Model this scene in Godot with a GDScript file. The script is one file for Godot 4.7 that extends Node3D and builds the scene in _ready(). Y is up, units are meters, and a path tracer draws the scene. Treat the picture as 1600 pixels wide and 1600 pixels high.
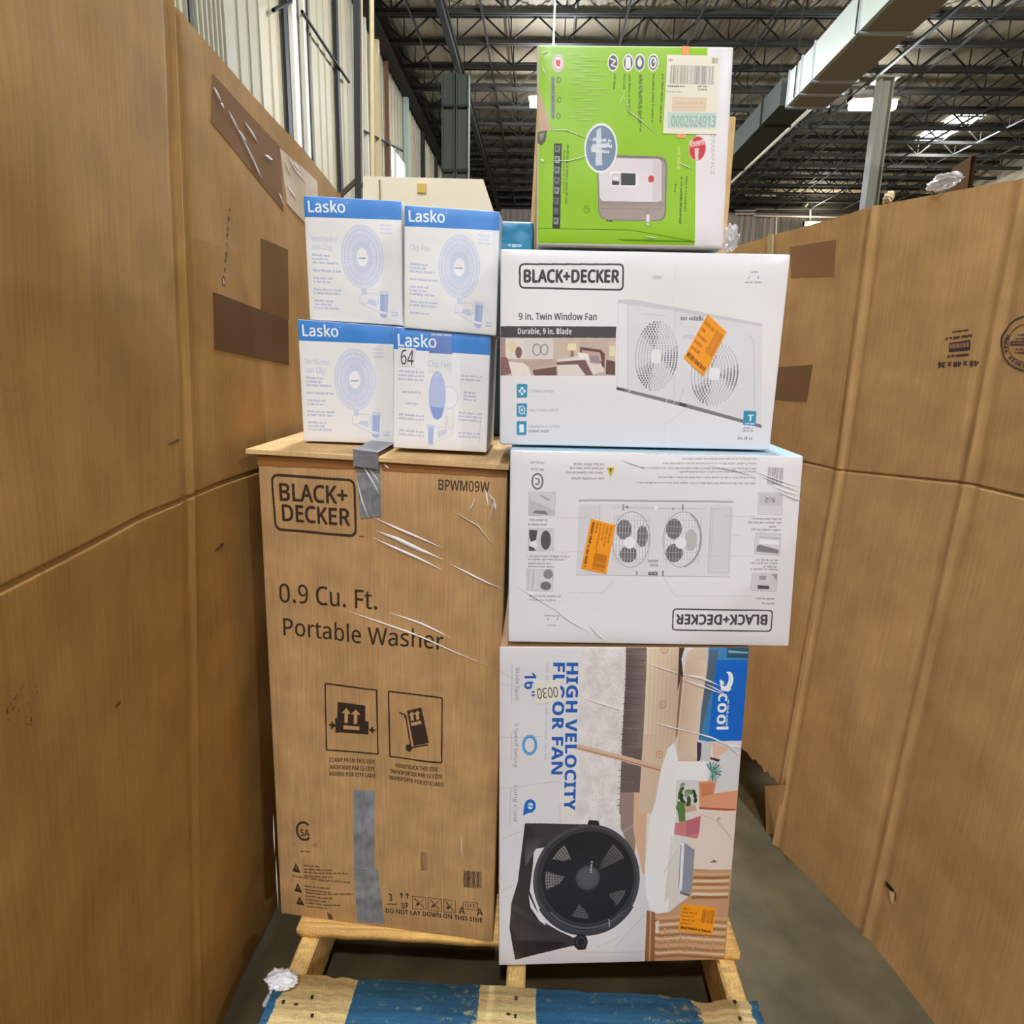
extends Node3D
# A stretch-wrapped pallet of cartons between two tall cardboard bulk boxes in a steel warehouse.

class Print:                                     # a canvas for the flat print on a carton
	static var fonts := {}
	var im: Image
	var w: int
	var h: int
	func _init(iw: int, ih: int, bg: Color, from: Image = null):
		w = iw; h = ih
		if from:
			im = from
		else:
			im = Image.create(w, h, false, Image.FORMAT_RGBA8 if bg.a < 1.0 else Image.FORMAT_RGB8)
			im.fill(bg)
	func fill(cs: Array, c: Color) -> void:      # even-odd fill of closed outlines
		var rows := {}
		for p in cs:
			var n: int = p.size()
			for i in n:
				var a: Vector2 = p[i]
				var b: Vector2 = p[(i + 1) % n]
				if a.y > b.y:
					var t := a; a = b; b = t
				var y0 := maxi(0, ceili(a.y - 0.5))
				var y1 := mini(h - 1, ceili(b.y - 0.5) - 1)
				if y1 < y0: continue
				var k := (b.x - a.x) / (b.y - a.y)
				var x := a.x + (y0 + 0.5 - a.y) * k
				for y in range(y0, y1 + 1):
					if not rows.has(y): rows[y] = []
					rows[y].append(x)
					x += k
		for y in rows:
			var xs: Array = rows[y]
			xs.sort()
			for i in range(0, xs.size() - 1, 2):
				var xa := maxi(0, roundi(xs[i])); var xb := mini(w, roundi(xs[i + 1]))
				if xb > xa: im.fill_rect(Rect2i(xa, y, xb - xa, 1), c)
	func poly(p: PackedVector2Array, c: Color) -> void: fill([p], c)
	func line(a: Vector2, b: Vector2, t: float, c: Color) -> void:
		var n := (b - a).normalized().orthogonal() * maxf(t, 1.1) * 0.5
		fill([PackedVector2Array([a + n, b + n, b - n, a - n])], c)
	func path(p: PackedVector2Array, t: float, c: Color, close := false) -> void:
		for i in p.size() - (0 if close else 1):
			line(p[i], p[(i + 1) % p.size()], t, c)
	func oval(c: Vector2, rx: float, ry: float, turn := 0.0, n := 56, a0 := 0.0, a1 := TAU) -> PackedVector2Array:
		var p := PackedVector2Array()
		for i in n:
			var a := a0 + (a1 - a0) * i / (n if a1 - a0 > 6.28 else n - 1)
			p.append(c + Vector2(cos(a) * rx, sin(a) * ry).rotated(turn))
		return p
	func dot(c: Vector2, rx: float, ry: float, col: Color, turn := 0.0) -> void: fill([oval(c, rx, ry, turn)], col)
	func ring(c: Vector2, rx: float, ry: float, t: float, col: Color, turn := 0.0) -> void:
		fill([oval(c, rx, ry, turn), oval(c, rx - t, ry - t, turn)], col)
	func round_quad(p: PackedVector2Array, r: float, t: float, col: Color) -> void:   # a rounded frame (t > 0) or a rounded patch (t = 0)
		var outs := []
		for k in (2 if t > 0.0 else 1):
			var o := PackedVector2Array()
			var mid := (p[0] + p[1] + p[2] + p[3]) * 0.25
			for i in 4:
				var c := p[i]; var u := (p[(i + 3) % 4] - c).normalized(); var v := (p[(i + 1) % 4] - c).normalized()
				c += (u + v) * t * k
				var rr := maxf(r - t * k, 0.5)
				var a := c + u * rr; var b := c + v * rr
				for j in 7:
					var f := j / 6.0
					o.append((a.lerp(c, f)).lerp(c.lerp(b, f), f))
			outs.append(o)
		fill(outs, col)
	func text(s: String, p0: Vector2, p1: Vector2, cap: float, col: Color, font := "sans", fat := 0.0) -> void:   # set along p0 to p1, capitals cap high
		var f: SystemFont = fonts[font]
		var ts := TextServerManager.get_primary_interface()
		var rid: RID = f.get_rids()[0]
		var size := 128
		var total := 0.0
		var glyphs := []
		for ch in s:
			var g := ts.font_get_glyph_index(rid, size, ch.unicode_at(0), 0)
			var d := ts.font_get_glyph_contours(rid, size, g)
			glyphs.append([total, d])
			total += ts.font_get_glyph_advance(rid, size, g).x
		var ax := (p1 - p0) / total
		var dirn := (p1 - p0).normalized()
		var up := Vector2(dirn.y, -dirn.x) * cap / (0.714 * size)
		for g in glyphs:
			if not g[1].has("contours"): continue
			var pts: PackedVector3Array = g[1].points
			var outs := []
			var first := 0
			for last in g[1].contours:
				var o := PackedVector2Array()
				var n: int = last - first + 1
				for i in n:
					var a := pts[first + (i + n - 1) % n]; var b := pts[first + i]; var c := pts[first + (i + 1) % n]
					if b.z == 1.0:
						o.append(Vector2(b.x, b.y))
					else:                                # a quadratic control point
						var s0 := Vector2(a.x, a.y) if a.z == 1.0 else (Vector2(a.x, a.y) + Vector2(b.x, b.y)) * 0.5
						var s1 := Vector2(c.x, c.y) if c.z == 1.0 else (Vector2(c.x, c.y) + Vector2(b.x, b.y)) * 0.5
						var m := Vector2(b.x, b.y)
						for j in [0.0, 0.33, 0.67, 1.0]:
							o.append(s0.lerp(m, j).lerp(m.lerp(s1, j), j))
				var q := PackedVector2Array()
				for e in o: q.append(p0 + ax * (g[0] + e.x) - up * e.y)
				outs.append(q)
				first = last + 1
			fill(outs, col)
			if fat > 0.0:
				for e in outs:
					path(e, fat, col, true)
	func greek(p0: Vector2, p1: Vector2, t: float, col: Color, sd := 1) -> void:   # print too small to read: rows of letter-like specks
		var r := RandomNumberGenerator.new(); r.seed = sd
		var d := (p1 - p0).normalized(); var up := Vector2(d.y, -d.x)
		var len := p0.distance_to(p1)
		var x := 0.0
		while x < len:
			var word := r.randi_range(2, 8)
			for i in word:
				if x > len: break
				var lw := t * r.randf_range(0.3, 0.55)
				var a := p0 + d * x
				var hh := up * t * r.randf_range(0.65, 1.0)
				poly(PackedVector2Array([a, a + d * lw, a + d * lw + hh, a + hh]), col)
				x += lw + t * 0.14
			x += t * 0.4
	func bars(p: PackedVector2Array, n: int, col: Color, sd := 1) -> void:        # a bar code across p[0] to p[1]
		var r := RandomNumberGenerator.new(); r.seed = sd
		for i in n:
			var a := (i + 0.0) / n; var b := a + r.randf_range(0.2, 0.85) / n
			poly(PackedVector2Array([p[0].lerp(p[1], a), p[0].lerp(p[1], b), p[3].lerp(p[2], b), p[3].lerp(p[2], a)]), col)
	func grade(p: PackedVector2Array, c0: Color, c1: Color, n := 24, across := false) -> void:  # a printed blend between the sides of a quad
		for i in n:
			var a := float(i) / n; var b := float(i + 1) / n
			if across: poly(PackedVector2Array([p[0].lerp(p[1], a), p[0].lerp(p[1], b), p[3].lerp(p[2], b), p[3].lerp(p[2], a)]), c0.lerp(c1, a))
			else: poly(PackedVector2Array([p[0].lerp(p[3], a), p[1].lerp(p[2], a), p[1].lerp(p[2], b), p[0].lerp(p[3], b)]), c0.lerp(c1, a))
	func tex() -> ImageTexture: return ImageTexture.create_from_image(im)

class Face:                                      # a carton's printed face: four corners and a slight bulge
	var a: Vector3; var b: Vector3; var c: Vector3; var d: Vector3; var n: Vector3
	var w: float; var h: float
	var bulge := 0.0012
	var wave := FastNoiseLite.new()
	func _init(pa: Vector3, pb: Vector3, pc: Vector3, pd: Vector3, iw: float, ih: float):
		a = pa; b = pb; c = pc; d = pd; w = iw; h = ih
		n = (d - a).cross(b - a).normalized()
		wave.seed = int(w + h); wave.frequency = 2.2; wave.fractal_octaves = 2
	func flat(u: float, t: float) -> Vector3: return a.lerp(b, u).lerp(d.lerp(c, u), t)
	func lift(u: float, t: float) -> float:
		var uu := clampf(u, 0.0, 1.0); var tt := clampf(t, 0.0, 1.0)
		var m := minf(1.0, 16.0 * uu * (1.0 - uu)) * minf(1.0, 16.0 * tt * (1.0 - tt))
		return bulge * m * (1.0 + 1.6 * wave.get_noise_2d(u, t))
	func at(p: Vector2, off := 0.0) -> Vector3:
		var u := p.x / w; var t := p.y / h
		return flat(u, t) + n * (lift(u, t) + off)

class BoxWall:                                     # one wall of a bulk box between two fold lines, each given at floor, score line and rim
	var A: Array; var B: Array
	var w := 1000.0; var h := 1000.0
	var score := 0.4
	var wave := FastNoiseLite.new()
	var amp := 0.006
	var n: Vector3
	func _init(pa: Array, pb: Array, sd := 1, amount := 0.006):
		A = pa; B = pb; amp = amount
		wave.seed = sd; wave.frequency = 1.1; wave.fractal_octaves = 3
		n = (A[0] - A[2]).cross(B[2] - A[2]).normalized()
	func fold(l: Array, t: float) -> Vector3: return l[0].lerp(l[1], t / 0.6) if t < 0.6 else l[1].lerp(l[2], (t - 0.6) / 0.4)
	func at(p: Vector2, off := 0.0) -> Vector3:
		var u := p.x / w; var v := p.y / h
		var q := fold(A, 1.0 - v).lerp(fold(B, 1.0 - v), u)
		var wd: float = A[1].distance_to(B[1])
		var edge: float = minf(u, 1.0 - u) * wd
		var e := minf(1.0, edge / 0.12)
		var o := amp * e * wave.get_noise_2d(q.z * 1.0 + q.x, q.y) * 2.0
		o += 0.0035 * exp(-pow(edge / 0.009, 2.0)) - 0.004 * exp(-pow((edge - 0.016) / 0.007, 2.0))   # a raised crease with a dip beside it
		o -= 0.006 * exp(-pow((v - 0.4) * 1.6 / 0.0024, 2.0))
		o += 0.01 * e * sin(PI * clampf((1.0 - v) / 0.6, 0.0, 1.0)) * 0.5
		return q + n * (o + off)

var mats := {}
var kraft_tex := {}

func v(x: float, y: float) -> Vector2: return Vector2(x, y)
func q(l: Array) -> PackedVector2Array:
	var o := PackedVector2Array()
	for i in range(0, l.size(), 2): o.append(Vector2(l[i], l[i + 1]))
	return o
func rgb(r: int, g: int, b: int) -> Color: return Color8(r, g, b)

# ---------------------------------------------------------------- names and labels
var taken := {}
func numbered(called: String) -> String:
	taken[called] = taken.get(called, -1) + 1
	return called if taken[called] == 0 else "%s_%03d" % [called, taken[called]]
func tag(o: Node, label: String, category: String, group := "") -> void:
	o.set_meta("label", label); o.set_meta("category", category)
	if group: o.set_meta("group", group)
func thing(called: String, label: String, category: String, pos: Vector3, group := "") -> Node3D:
	var o := Node3D.new()
	o.name = numbered(called)
	o.position = pos
	add_child(o, true)
	tag(o, label, category, group)
	return o
func part(called: String, m: Mesh, mat, parent: Node, label := "") -> MeshInstance3D:
	var o := MeshInstance3D.new()
	o.mesh = m
	if mat is Array:
		for i in mini(mat.size(), m.get_surface_count()): o.set_surface_override_material(i, mat[i])
	elif mat: o.material_override = mat
	o.name = called
	o.cast_shadow = GeometryInstance3D.SHADOW_CASTING_SETTING_ON
	parent.add_child(o, true)
	if label: o.set_meta("label", label)
	return o
func struct(called: String, m: Mesh, mat) -> MeshInstance3D:
	var o := part(called, m, mat, self)
	o.set_meta("kind", "structure")
	return o

# ---------------------------------------------------------------- shapes
func start() -> SurfaceTool:
	var st := SurfaceTool.new()
	st.begin(Mesh.PRIMITIVE_TRIANGLES)
	return st
func quad(st: SurfaceTool, a: Vector3, b: Vector3, c: Vector3, d: Vector3) -> void:   # clockwise from the front
	var n := (d - a).cross(b - a).normalized()
	var lw := a.distance_to(b); var lh := a.distance_to(d)
	var ps := [a, b, c, a, c, d]
	var us := [Vector2(0, 0), Vector2(lw, 0), Vector2(lw, lh), Vector2(0, 0), Vector2(lw, lh), Vector2(0, lh)]
	for i in 6:
		st.set_normal(n); st.set_uv(us[i]); st.add_vertex(ps[i])
func tri(st: SurfaceTool, a: Vector3, b: Vector3, c: Vector3) -> void:
	var n := (c - a).cross(b - a).normalized()
	for p in [a, b, c]:
		st.set_normal(n); st.set_uv(Vector2(p.x, p.y)); st.add_vertex(p)
func block(st: SurfaceTool, t: Transform3D, s: Vector3, ch := 0.0) -> void:           # a box, its long edges chamfered
	var hx := s.x * 0.5; var hy := s.y * 0.5; var hz := s.z * 0.5
	if ch <= 0.0:
		var k := []
		for x in [-hx, hx]:
			for y in [-hy, hy]:
				for z in [-hz, hz]: k.append(t * Vector3(x, y, z))
		quad(st, k[3], k[7], k[5], k[1]); quad(st, k[6], k[2], k[0], k[4])
		quad(st, k[2], k[3], k[1], k[0]); quad(st, k[7], k[6], k[4], k[5])
		quad(st, k[2], k[6], k[7], k[3]); quad(st, k[1], k[5], k[4], k[0])
		return
	# an eight-sided bar along x
	var ring := [Vector2(hy - ch, hz), Vector2(hy, hz - ch), Vector2(hy, -hz + ch), Vector2(hy - ch, -hz), Vector2(-hy + ch, -hz), Vector2(-hy, -hz + ch), Vector2(-hy, hz - ch), Vector2(-hy + ch, hz)]
	for i in 8:
		var p: Vector2 = ring[i]; var r: Vector2 = ring[(i + 1) % 8]
		quad(st, t * Vector3(-hx, p.x, p.y), t * Vector3(-hx, r.x, r.y), t * Vector3(hx, r.x, r.y), t * Vector3(hx, p.x, p.y))
	for sx in [-1, 1]:
		for i in range(1, 7):
			var l := [Vector3(sx * hx, ring[0].x, ring[0].y), Vector3(sx * hx, ring[i].x, ring[i].y), Vector3(sx * hx, ring[i + 1].x, ring[i + 1].y)]
			if sx > 0: l.reverse()
			var n := t.basis * Vector3(sx, 0, 0)
			for p in l:
				st.set_normal(n.normalized()); st.set_uv(Vector2(p.z, p.y)); st.add_vertex(t * p)
func box_at(st: SurfaceTool, c: Vector3, s: Vector3, ch := 0.0) -> void: block(st, Transform3D(Basis(), c), s, ch)
func bar(st: SurfaceTool, a: Vector3, b: Vector3, wy: float, wz: float) -> void:       # a square bar from a to b
	var x := (b - a).normalized()
	var up := Vector3.UP if absf(x.y) < 0.95 else Vector3.BACK
	var z := x.cross(up).normalized()
	block(st, Transform3D(Basis(x, z.cross(x), z), (a + b) * 0.5), Vector3(a.distance_to(b), wy, wz))
func tube(st: SurfaceTool, pts: Array, r: float, sides := 8) -> void:
	for i in pts.size() - 1:
		var x: Vector3 = (pts[i + 1] - pts[i]).normalized()
		var u := x.cross(Vector3.UP if absf(x.y) < 0.9 else Vector3.RIGHT).normalized()
		var w := x.cross(u)
		for k in sides:
			var a0 := TAU * k / sides; var a1 := TAU * (k + 1) / sides
			var d0 := u * cos(a0) + w * sin(a0); var d1 := u * cos(a1) + w * sin(a1)
			var ps := [pts[i] + d0 * r, pts[i + 1] + d0 * r, pts[i + 1] + d1 * r, pts[i] + d0 * r, pts[i + 1] + d1 * r, pts[i] + d1 * r]
			var ns := [d0, d0, d1, d0, d1, d1]
			for j in 6:
				st.set_normal(ns[j]); st.set_uv(Vector2(j % 2, 0)); st.add_vertex(ps[j])
func grid(st: SurfaceTool, us: Array, vs: Array, f: Callable, uv: Callable) -> void:   # first row on top, clockwise
	var base := 0
	var pos := []
	for b in vs:
		for a in us:
			pos.append([f.call(a, b), uv.call(a, b)])
	var nu := us.size()
	for j in vs.size() - 1:
		for i in nu - 1:
			var k := j * nu + i
			for m in [k, k + 1, k + nu + 1, k, k + nu + 1, k + nu]:
				st.set_smooth_group(1)
				st.set_uv(pos[m][1]); st.add_vertex(pos[m][0])
func done(st: SurfaceTool, normals := false) -> ArrayMesh:
	if normals:
		st.index()
		st.generate_normals()
	return st.commit()
func steps(n: int) -> Array:
	var o := []
	for i in n + 1: o.append(float(i) / n)
	return o
func edged(l: float, r: float, n: int) -> Array:
	var o := [0.0, r * 0.4, r]
	for i in range(1, n): o.append(r + (l - 2.0 * r) * i / n)
	o.append_array([l - r, l - r * 0.4, l])
	return o

func carton_mesh(f: Face, depth: float, r: float, o: Vector3, back: Vector3) -> ArrayMesh:   # a box with softly rounded edges behind a face
	var w: float = f.a.distance_to(f.b); var h: float = f.a.distance_to(f.d)
	var at := func(p: Vector3) -> Vector3:
		var k := Vector3(clampf(p.x, r, w - r), clampf(p.y, r, h - r), clampf(p.z, r, depth - r))
		var g := k + (p - k).normalized() * r
		return f.flat(g.x / w, g.y / h) + back * g.z + f.n * f.lift(g.x / w, g.y / h) * (1.0 - g.z / depth) - o
	var xs := edged(w, r, 14); var ys := edged(h, r, 16); var zs := edged(depth, r, 6)
	var zr := zs.duplicate(); zr.reverse()
	var xr := xs.duplicate(); xr.reverse()
	var st := start()
	grid(st, xs, ys, func(x, y): return at.call(Vector3(x, y, 0)), func(x, y): return Vector2(x / w, y / h))
	var m := done(st, true)
	st = start()
	grid(st, xs, zr, func(x, z): return at.call(Vector3(x, 0, z)), func(x, z): return Vector2(x, z))
	grid(st, xs, zs, func(x, z): return at.call(Vector3(x, h, z)), func(x, z): return Vector2(x, z))
	grid(st, zr, ys, func(z, y): return at.call(Vector3(0, y, z)), func(z, y): return Vector2(z, y))
	grid(st, zs, ys, func(z, y): return at.call(Vector3(w, y, z)), func(z, y): return Vector2(z, y))
	grid(st, xr, ys, func(x, y): return at.call(Vector3(x, y, depth)), func(x, y): return Vector2(x, y))
	st.index(); st.generate_normals()
	return st.commit(m)
func base_of(f: Face, depth: float, back: Vector3) -> Vector3:
	var m := (f.d + f.c) * 0.5 + back * depth * 0.5
	m.y = minf(f.d.y, f.c.y)
	return m
func carton(called: String, label: String, f: Face, depth: float, front, rest, r := 0.003, group := "", back := Vector3(0, 0, -1)) -> Node3D:
	var o := base_of(f, depth, back)
	var t := thing(called, label, "box", o, group)
	part("body", carton_mesh(f, depth, r, o, back), [front, rest], t)
	return t
func patch_mesh(f, p: PackedVector2Array, o: Vector3, off: float, nu := 8, nv := 8, curl := 0.0) -> ArrayMesh:   # a thin sheet laid on a face
	var st := start()
	var pos := func(a, b): return f.at(p[0].lerp(p[1], a).lerp(p[3].lerp(p[2], a), b), off + curl * pow(maxf(0.0, 2.0 * absf(a - 0.5) - 0.6), 2.0)) - o
	grid(st, steps(nu), steps(nv), pos, func(a, b): return Vector2(a, b))
	var rim := []
	for a in steps(nu): rim.append(Vector2(a, 0))
	for b in steps(nv).slice(1): rim.append(Vector2(1, b))
	var us := steps(nu); us.reverse()
	for a in us.slice(1): rim.append(Vector2(a, 1))
	var vs := steps(nv); vs.reverse()
	for b in vs.slice(1): rim.append(Vector2(0, b))
	for i in rim.size() - 1:
		var e0 = rim[i]; var e1 = rim[i + 1]
		var g0 = f.at(p[0].lerp(p[1], e0.x).lerp(p[3].lerp(p[2], e0.x), e0.y), -0.0002) - o
		var g1 = f.at(p[0].lerp(p[1], e1.x).lerp(p[3].lerp(p[2], e1.x), e1.y), -0.0002) - o
		st.set_smooth_group(-1)
		for k in [[pos.call(e0.x, e0.y), e0], [g0, e0], [g1, e1], [pos.call(e0.x, e0.y), e0], [g1, e1], [pos.call(e1.x, e1.y), e1]]:
			st.set_uv(k[1]); st.add_vertex(k[0])
	return done(st, true)
func patch(t: Node3D, f, called: String, p: PackedVector2Array, mat, off := 0.0006, label := "", nu := 8, nv := 8, curl := 0.0) -> MeshInstance3D:
	return part(called, patch_mesh(f, p, t.position, off, nu, nv, curl), mat, t, label)
func strand_mesh(f, p: PackedVector2Array, width: float, height: float, o: Vector3, off := 0.0012) -> ArrayMesh:   # a pulled strand of film: a low ridge, pointed at both ends
	var st := start()
	var pts := []
	for i in p.size() - 1:
		for k in 6: pts.append(p[i].lerp(p[i + 1], k / 6.0))
	pts.append(p[p.size() - 1])
	var n := pts.size()
	var section := func(i, k):
		var s: float = sin(PI * clampf(float(i) / (n - 1), 0.03, 0.97))
		var d: Vector2 = (pts[mini(i + 1, n - 1)] - pts[maxi(i - 1, 0)]).normalized().orthogonal()
		var a: float = PI * k / 4.0
		return f.at(pts[i] + d * cos(a) * width * s, off + sin(a) * height * s) - o
	grid(st, range(n), range(5), func(i, k): return section.call(i, k), func(i, k): return Vector2(i, k))
	return done(st, true)

# ---------------------------------------------------------------- materials
func flat(c: Color, rough := 0.7, metal := 0.0, spec := 0.5) -> StandardMaterial3D:
	var m := StandardMaterial3D.new()
	m.albedo_color = c; m.roughness = rough; m.metallic = metal; m.metallic_specular = spec
	return m
func printed(t: Texture2D, rough := 0.5, spec := 0.5) -> StandardMaterial3D:
	var m := flat(Color.WHITE, rough, 0.0, spec)
	m.albedo_texture = t
	return m
func noise_bytes(w: int, h: int, freq: float, sd: int, oct := 4, squash := 1) -> PackedByteArray:
	var n := FastNoiseLite.new()
	n.seed = sd; n.frequency = freq; n.fractal_octaves = oct
	var im := n.get_seamless_image(w, h / squash)
	if squash > 1: im.resize(w, h, Image.INTERPOLATE_BILINEAR)
	im.convert(Image.FORMAT_L8)
	return im.get_data()
func kraft_image(w: int, h: int, c: Color, sd: int, mottled := 0.05, fluted := 0.035, speck := 0.05) -> Image:   # cardboard: blotches, faint flutes, fibres
	var big := noise_bytes(w, h, 0.006, sd, 4)
	var flute := noise_bytes(w, h, 0.11, sd + 1, 2, 32)
	var fine := noise_bytes(w, h, 0.35, sd + 2, 2)
	var out := PackedByteArray()
	out.resize(w * h * 3)
	var cr := c.r8; var cg := c.g8; var cb := c.b8
	for i in w * h:
		var k := 1.0 + (mottled * (big[i] - 128) + fluted * (flute[i] - 128) + speck * (fine[i] - 128)) / 90.0
		out[i * 3] = clampi(int(cr * k), 0, 255); out[i * 3 + 1] = clampi(int(cg * k), 0, 255); out[i * 3 + 2] = clampi(int(cb * k), 0, 255)
	return Image.create_from_data(w, h, false, Image.FORMAT_RGB8, out)
func kraft(c: Color, sd: int, size := 0.8, px := 1024) -> StandardMaterial3D:
	var m := printed(ImageTexture.create_from_image(kraft_image(px, px, c, sd)), 0.75, 0.35)
	m.uv1_scale = Vector3(1.0 / size, 1.0 / size, 1)
	return m
func wood(c: Color, sd: int) -> Image:                                  # grain along the image's width
	var w := 1024; var h := 256
	var g := FastNoiseLite.new(); g.seed = sd; g.frequency = 0.02; g.fractal_octaves = 4
	var streak := g.get_image(w / 8, h * 2); streak.resize(w, h, Image.INTERPOLATE_CUBIC); streak.convert(Image.FORMAT_L8)
	var fine := noise_bytes(w, h, 0.2, sd + 3, 2)
	var a := streak.get_data()
	var out := PackedByteArray(); out.resize(w * h * 3)
	for i in w * h:
		var k := 1.0 + 0.055 * sin(a[i] * 0.22) + (a[i] - 128) * 0.0012 + (fine[i] - 128) * 0.0008
		out[i * 3] = clampi(int(c.r8 * k), 0, 255); out[i * 3 + 1] = clampi(int(c.g8 * k), 0, 255); out[i * 3 + 2] = clampi(int(c.b8 * k), 0, 255)
	return Image.create_from_data(w, h, false, Image.FORMAT_RGB8, out)
func glow(c: Color, e: float) -> StandardMaterial3D:
	var m := flat(c, 0.5)
	m.emission_enabled = true; m.emission = c; m.emission_energy_multiplier = e
	return m
func film(alpha: float, rough := 0.1) -> StandardMaterial3D:
	var m := flat(Color(0.95, 0.95, 0.97, alpha), rough)
	m.transparency = BaseMaterial3D.TRANSPARENCY_ALPHA
	m.metallic_specular = 0.7
	return m

# ---------------------------------------------------------------- camera, air, lamps
const LAMPS := [[0.03, -20.3], [8.6, -20.3], [0.03, -11.0], [8.6, -11.0], [3.9, -29.0], [0.03, -3.0], [0.03, 4.4], [0.03, 10.5], [8.6, 10.5]]
const LAMP_ENERGY := 40.0
func light_and_camera() -> void:
	var cam := Camera3D.new()
	cam.name = "camera"
	cam.position = Vector3(0, 1.2, 0)
	cam.rotation_order = EULER_ORDER_YXZ
	cam.rotation_degrees = Vector3(-12.9, 2.2, 1.3)
	cam.fov = rad_to_deg(2.0 * atan(800.0 / 1050.0))
	cam.near = 0.02; cam.far = 200.0
	add_child(cam)
	cam.current = true
	var we := WorldEnvironment.new()
	we.name = "world_environment"
	var e := Environment.new()
	e.background_mode = Environment.BG_COLOR
	e.background_color = Color(0.55, 0.6, 0.66)
	e.tonemap_mode = Environment.TONE_MAPPER_LINEAR
	e.tonemap_exposure = 1.0
	e.sdfgi_enabled = true; e.ssao_enabled = true; e.ssil_enabled = true
	we.environment = e
	add_child(we)
	for l in LAMPS:                                    # the lamps' light, one under each fixture
		var o := OmniLight3D.new()
		o.name = numbered("high_bay_glow")
		o.position = Vector3(l[0], 7.98, l[1])
		o.light_color = Color(0.935, 0.96, 1.0)
		o.light_energy = LAMP_ENERGY
		o.light_size = 0.2
		o.omni_range = 60.0; o.omni_attenuation = 2.0
		o.shadow_enabled = true
		add_child(o)

func materials() -> void:
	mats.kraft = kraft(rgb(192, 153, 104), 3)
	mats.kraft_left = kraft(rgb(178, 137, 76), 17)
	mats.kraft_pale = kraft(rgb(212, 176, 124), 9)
	mats.kraft_edge = flat(rgb(196, 158, 112), 0.8)
	mats.white = flat(rgb(232, 230, 234), 0.5)
	mats.grey_tape = printed(ImageTexture.create_from_image(kraft_image(128, 512, rgb(128, 130, 134), 31, 0.12, 0.05, 0.08)), 0.35)
	mats.clear_tape = flat(rgb(146, 98, 54), 0.4, 0.0, 0.4)
	mats.brown_tape = flat(rgb(132, 98, 64), 0.7, 0.0, 0.15)
	mats.steel_dark = flat(rgb(50, 49, 42), 0.7, 0.0, 0.3)
	mats.steel_green = flat(rgb(76, 82, 72), 0.6, 0.0, 0.3)
	mats.column_paint = flat(rgb(140, 136, 116), 0.5)
	mats.black = flat(rgb(24, 24, 24), 0.6)
	mats.cream = flat(rgb(214, 205, 180), 0.55)
	mats.film = film(0.8, 0.3)
	mats.film_thin = film(0.5, 0.4)

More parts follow.
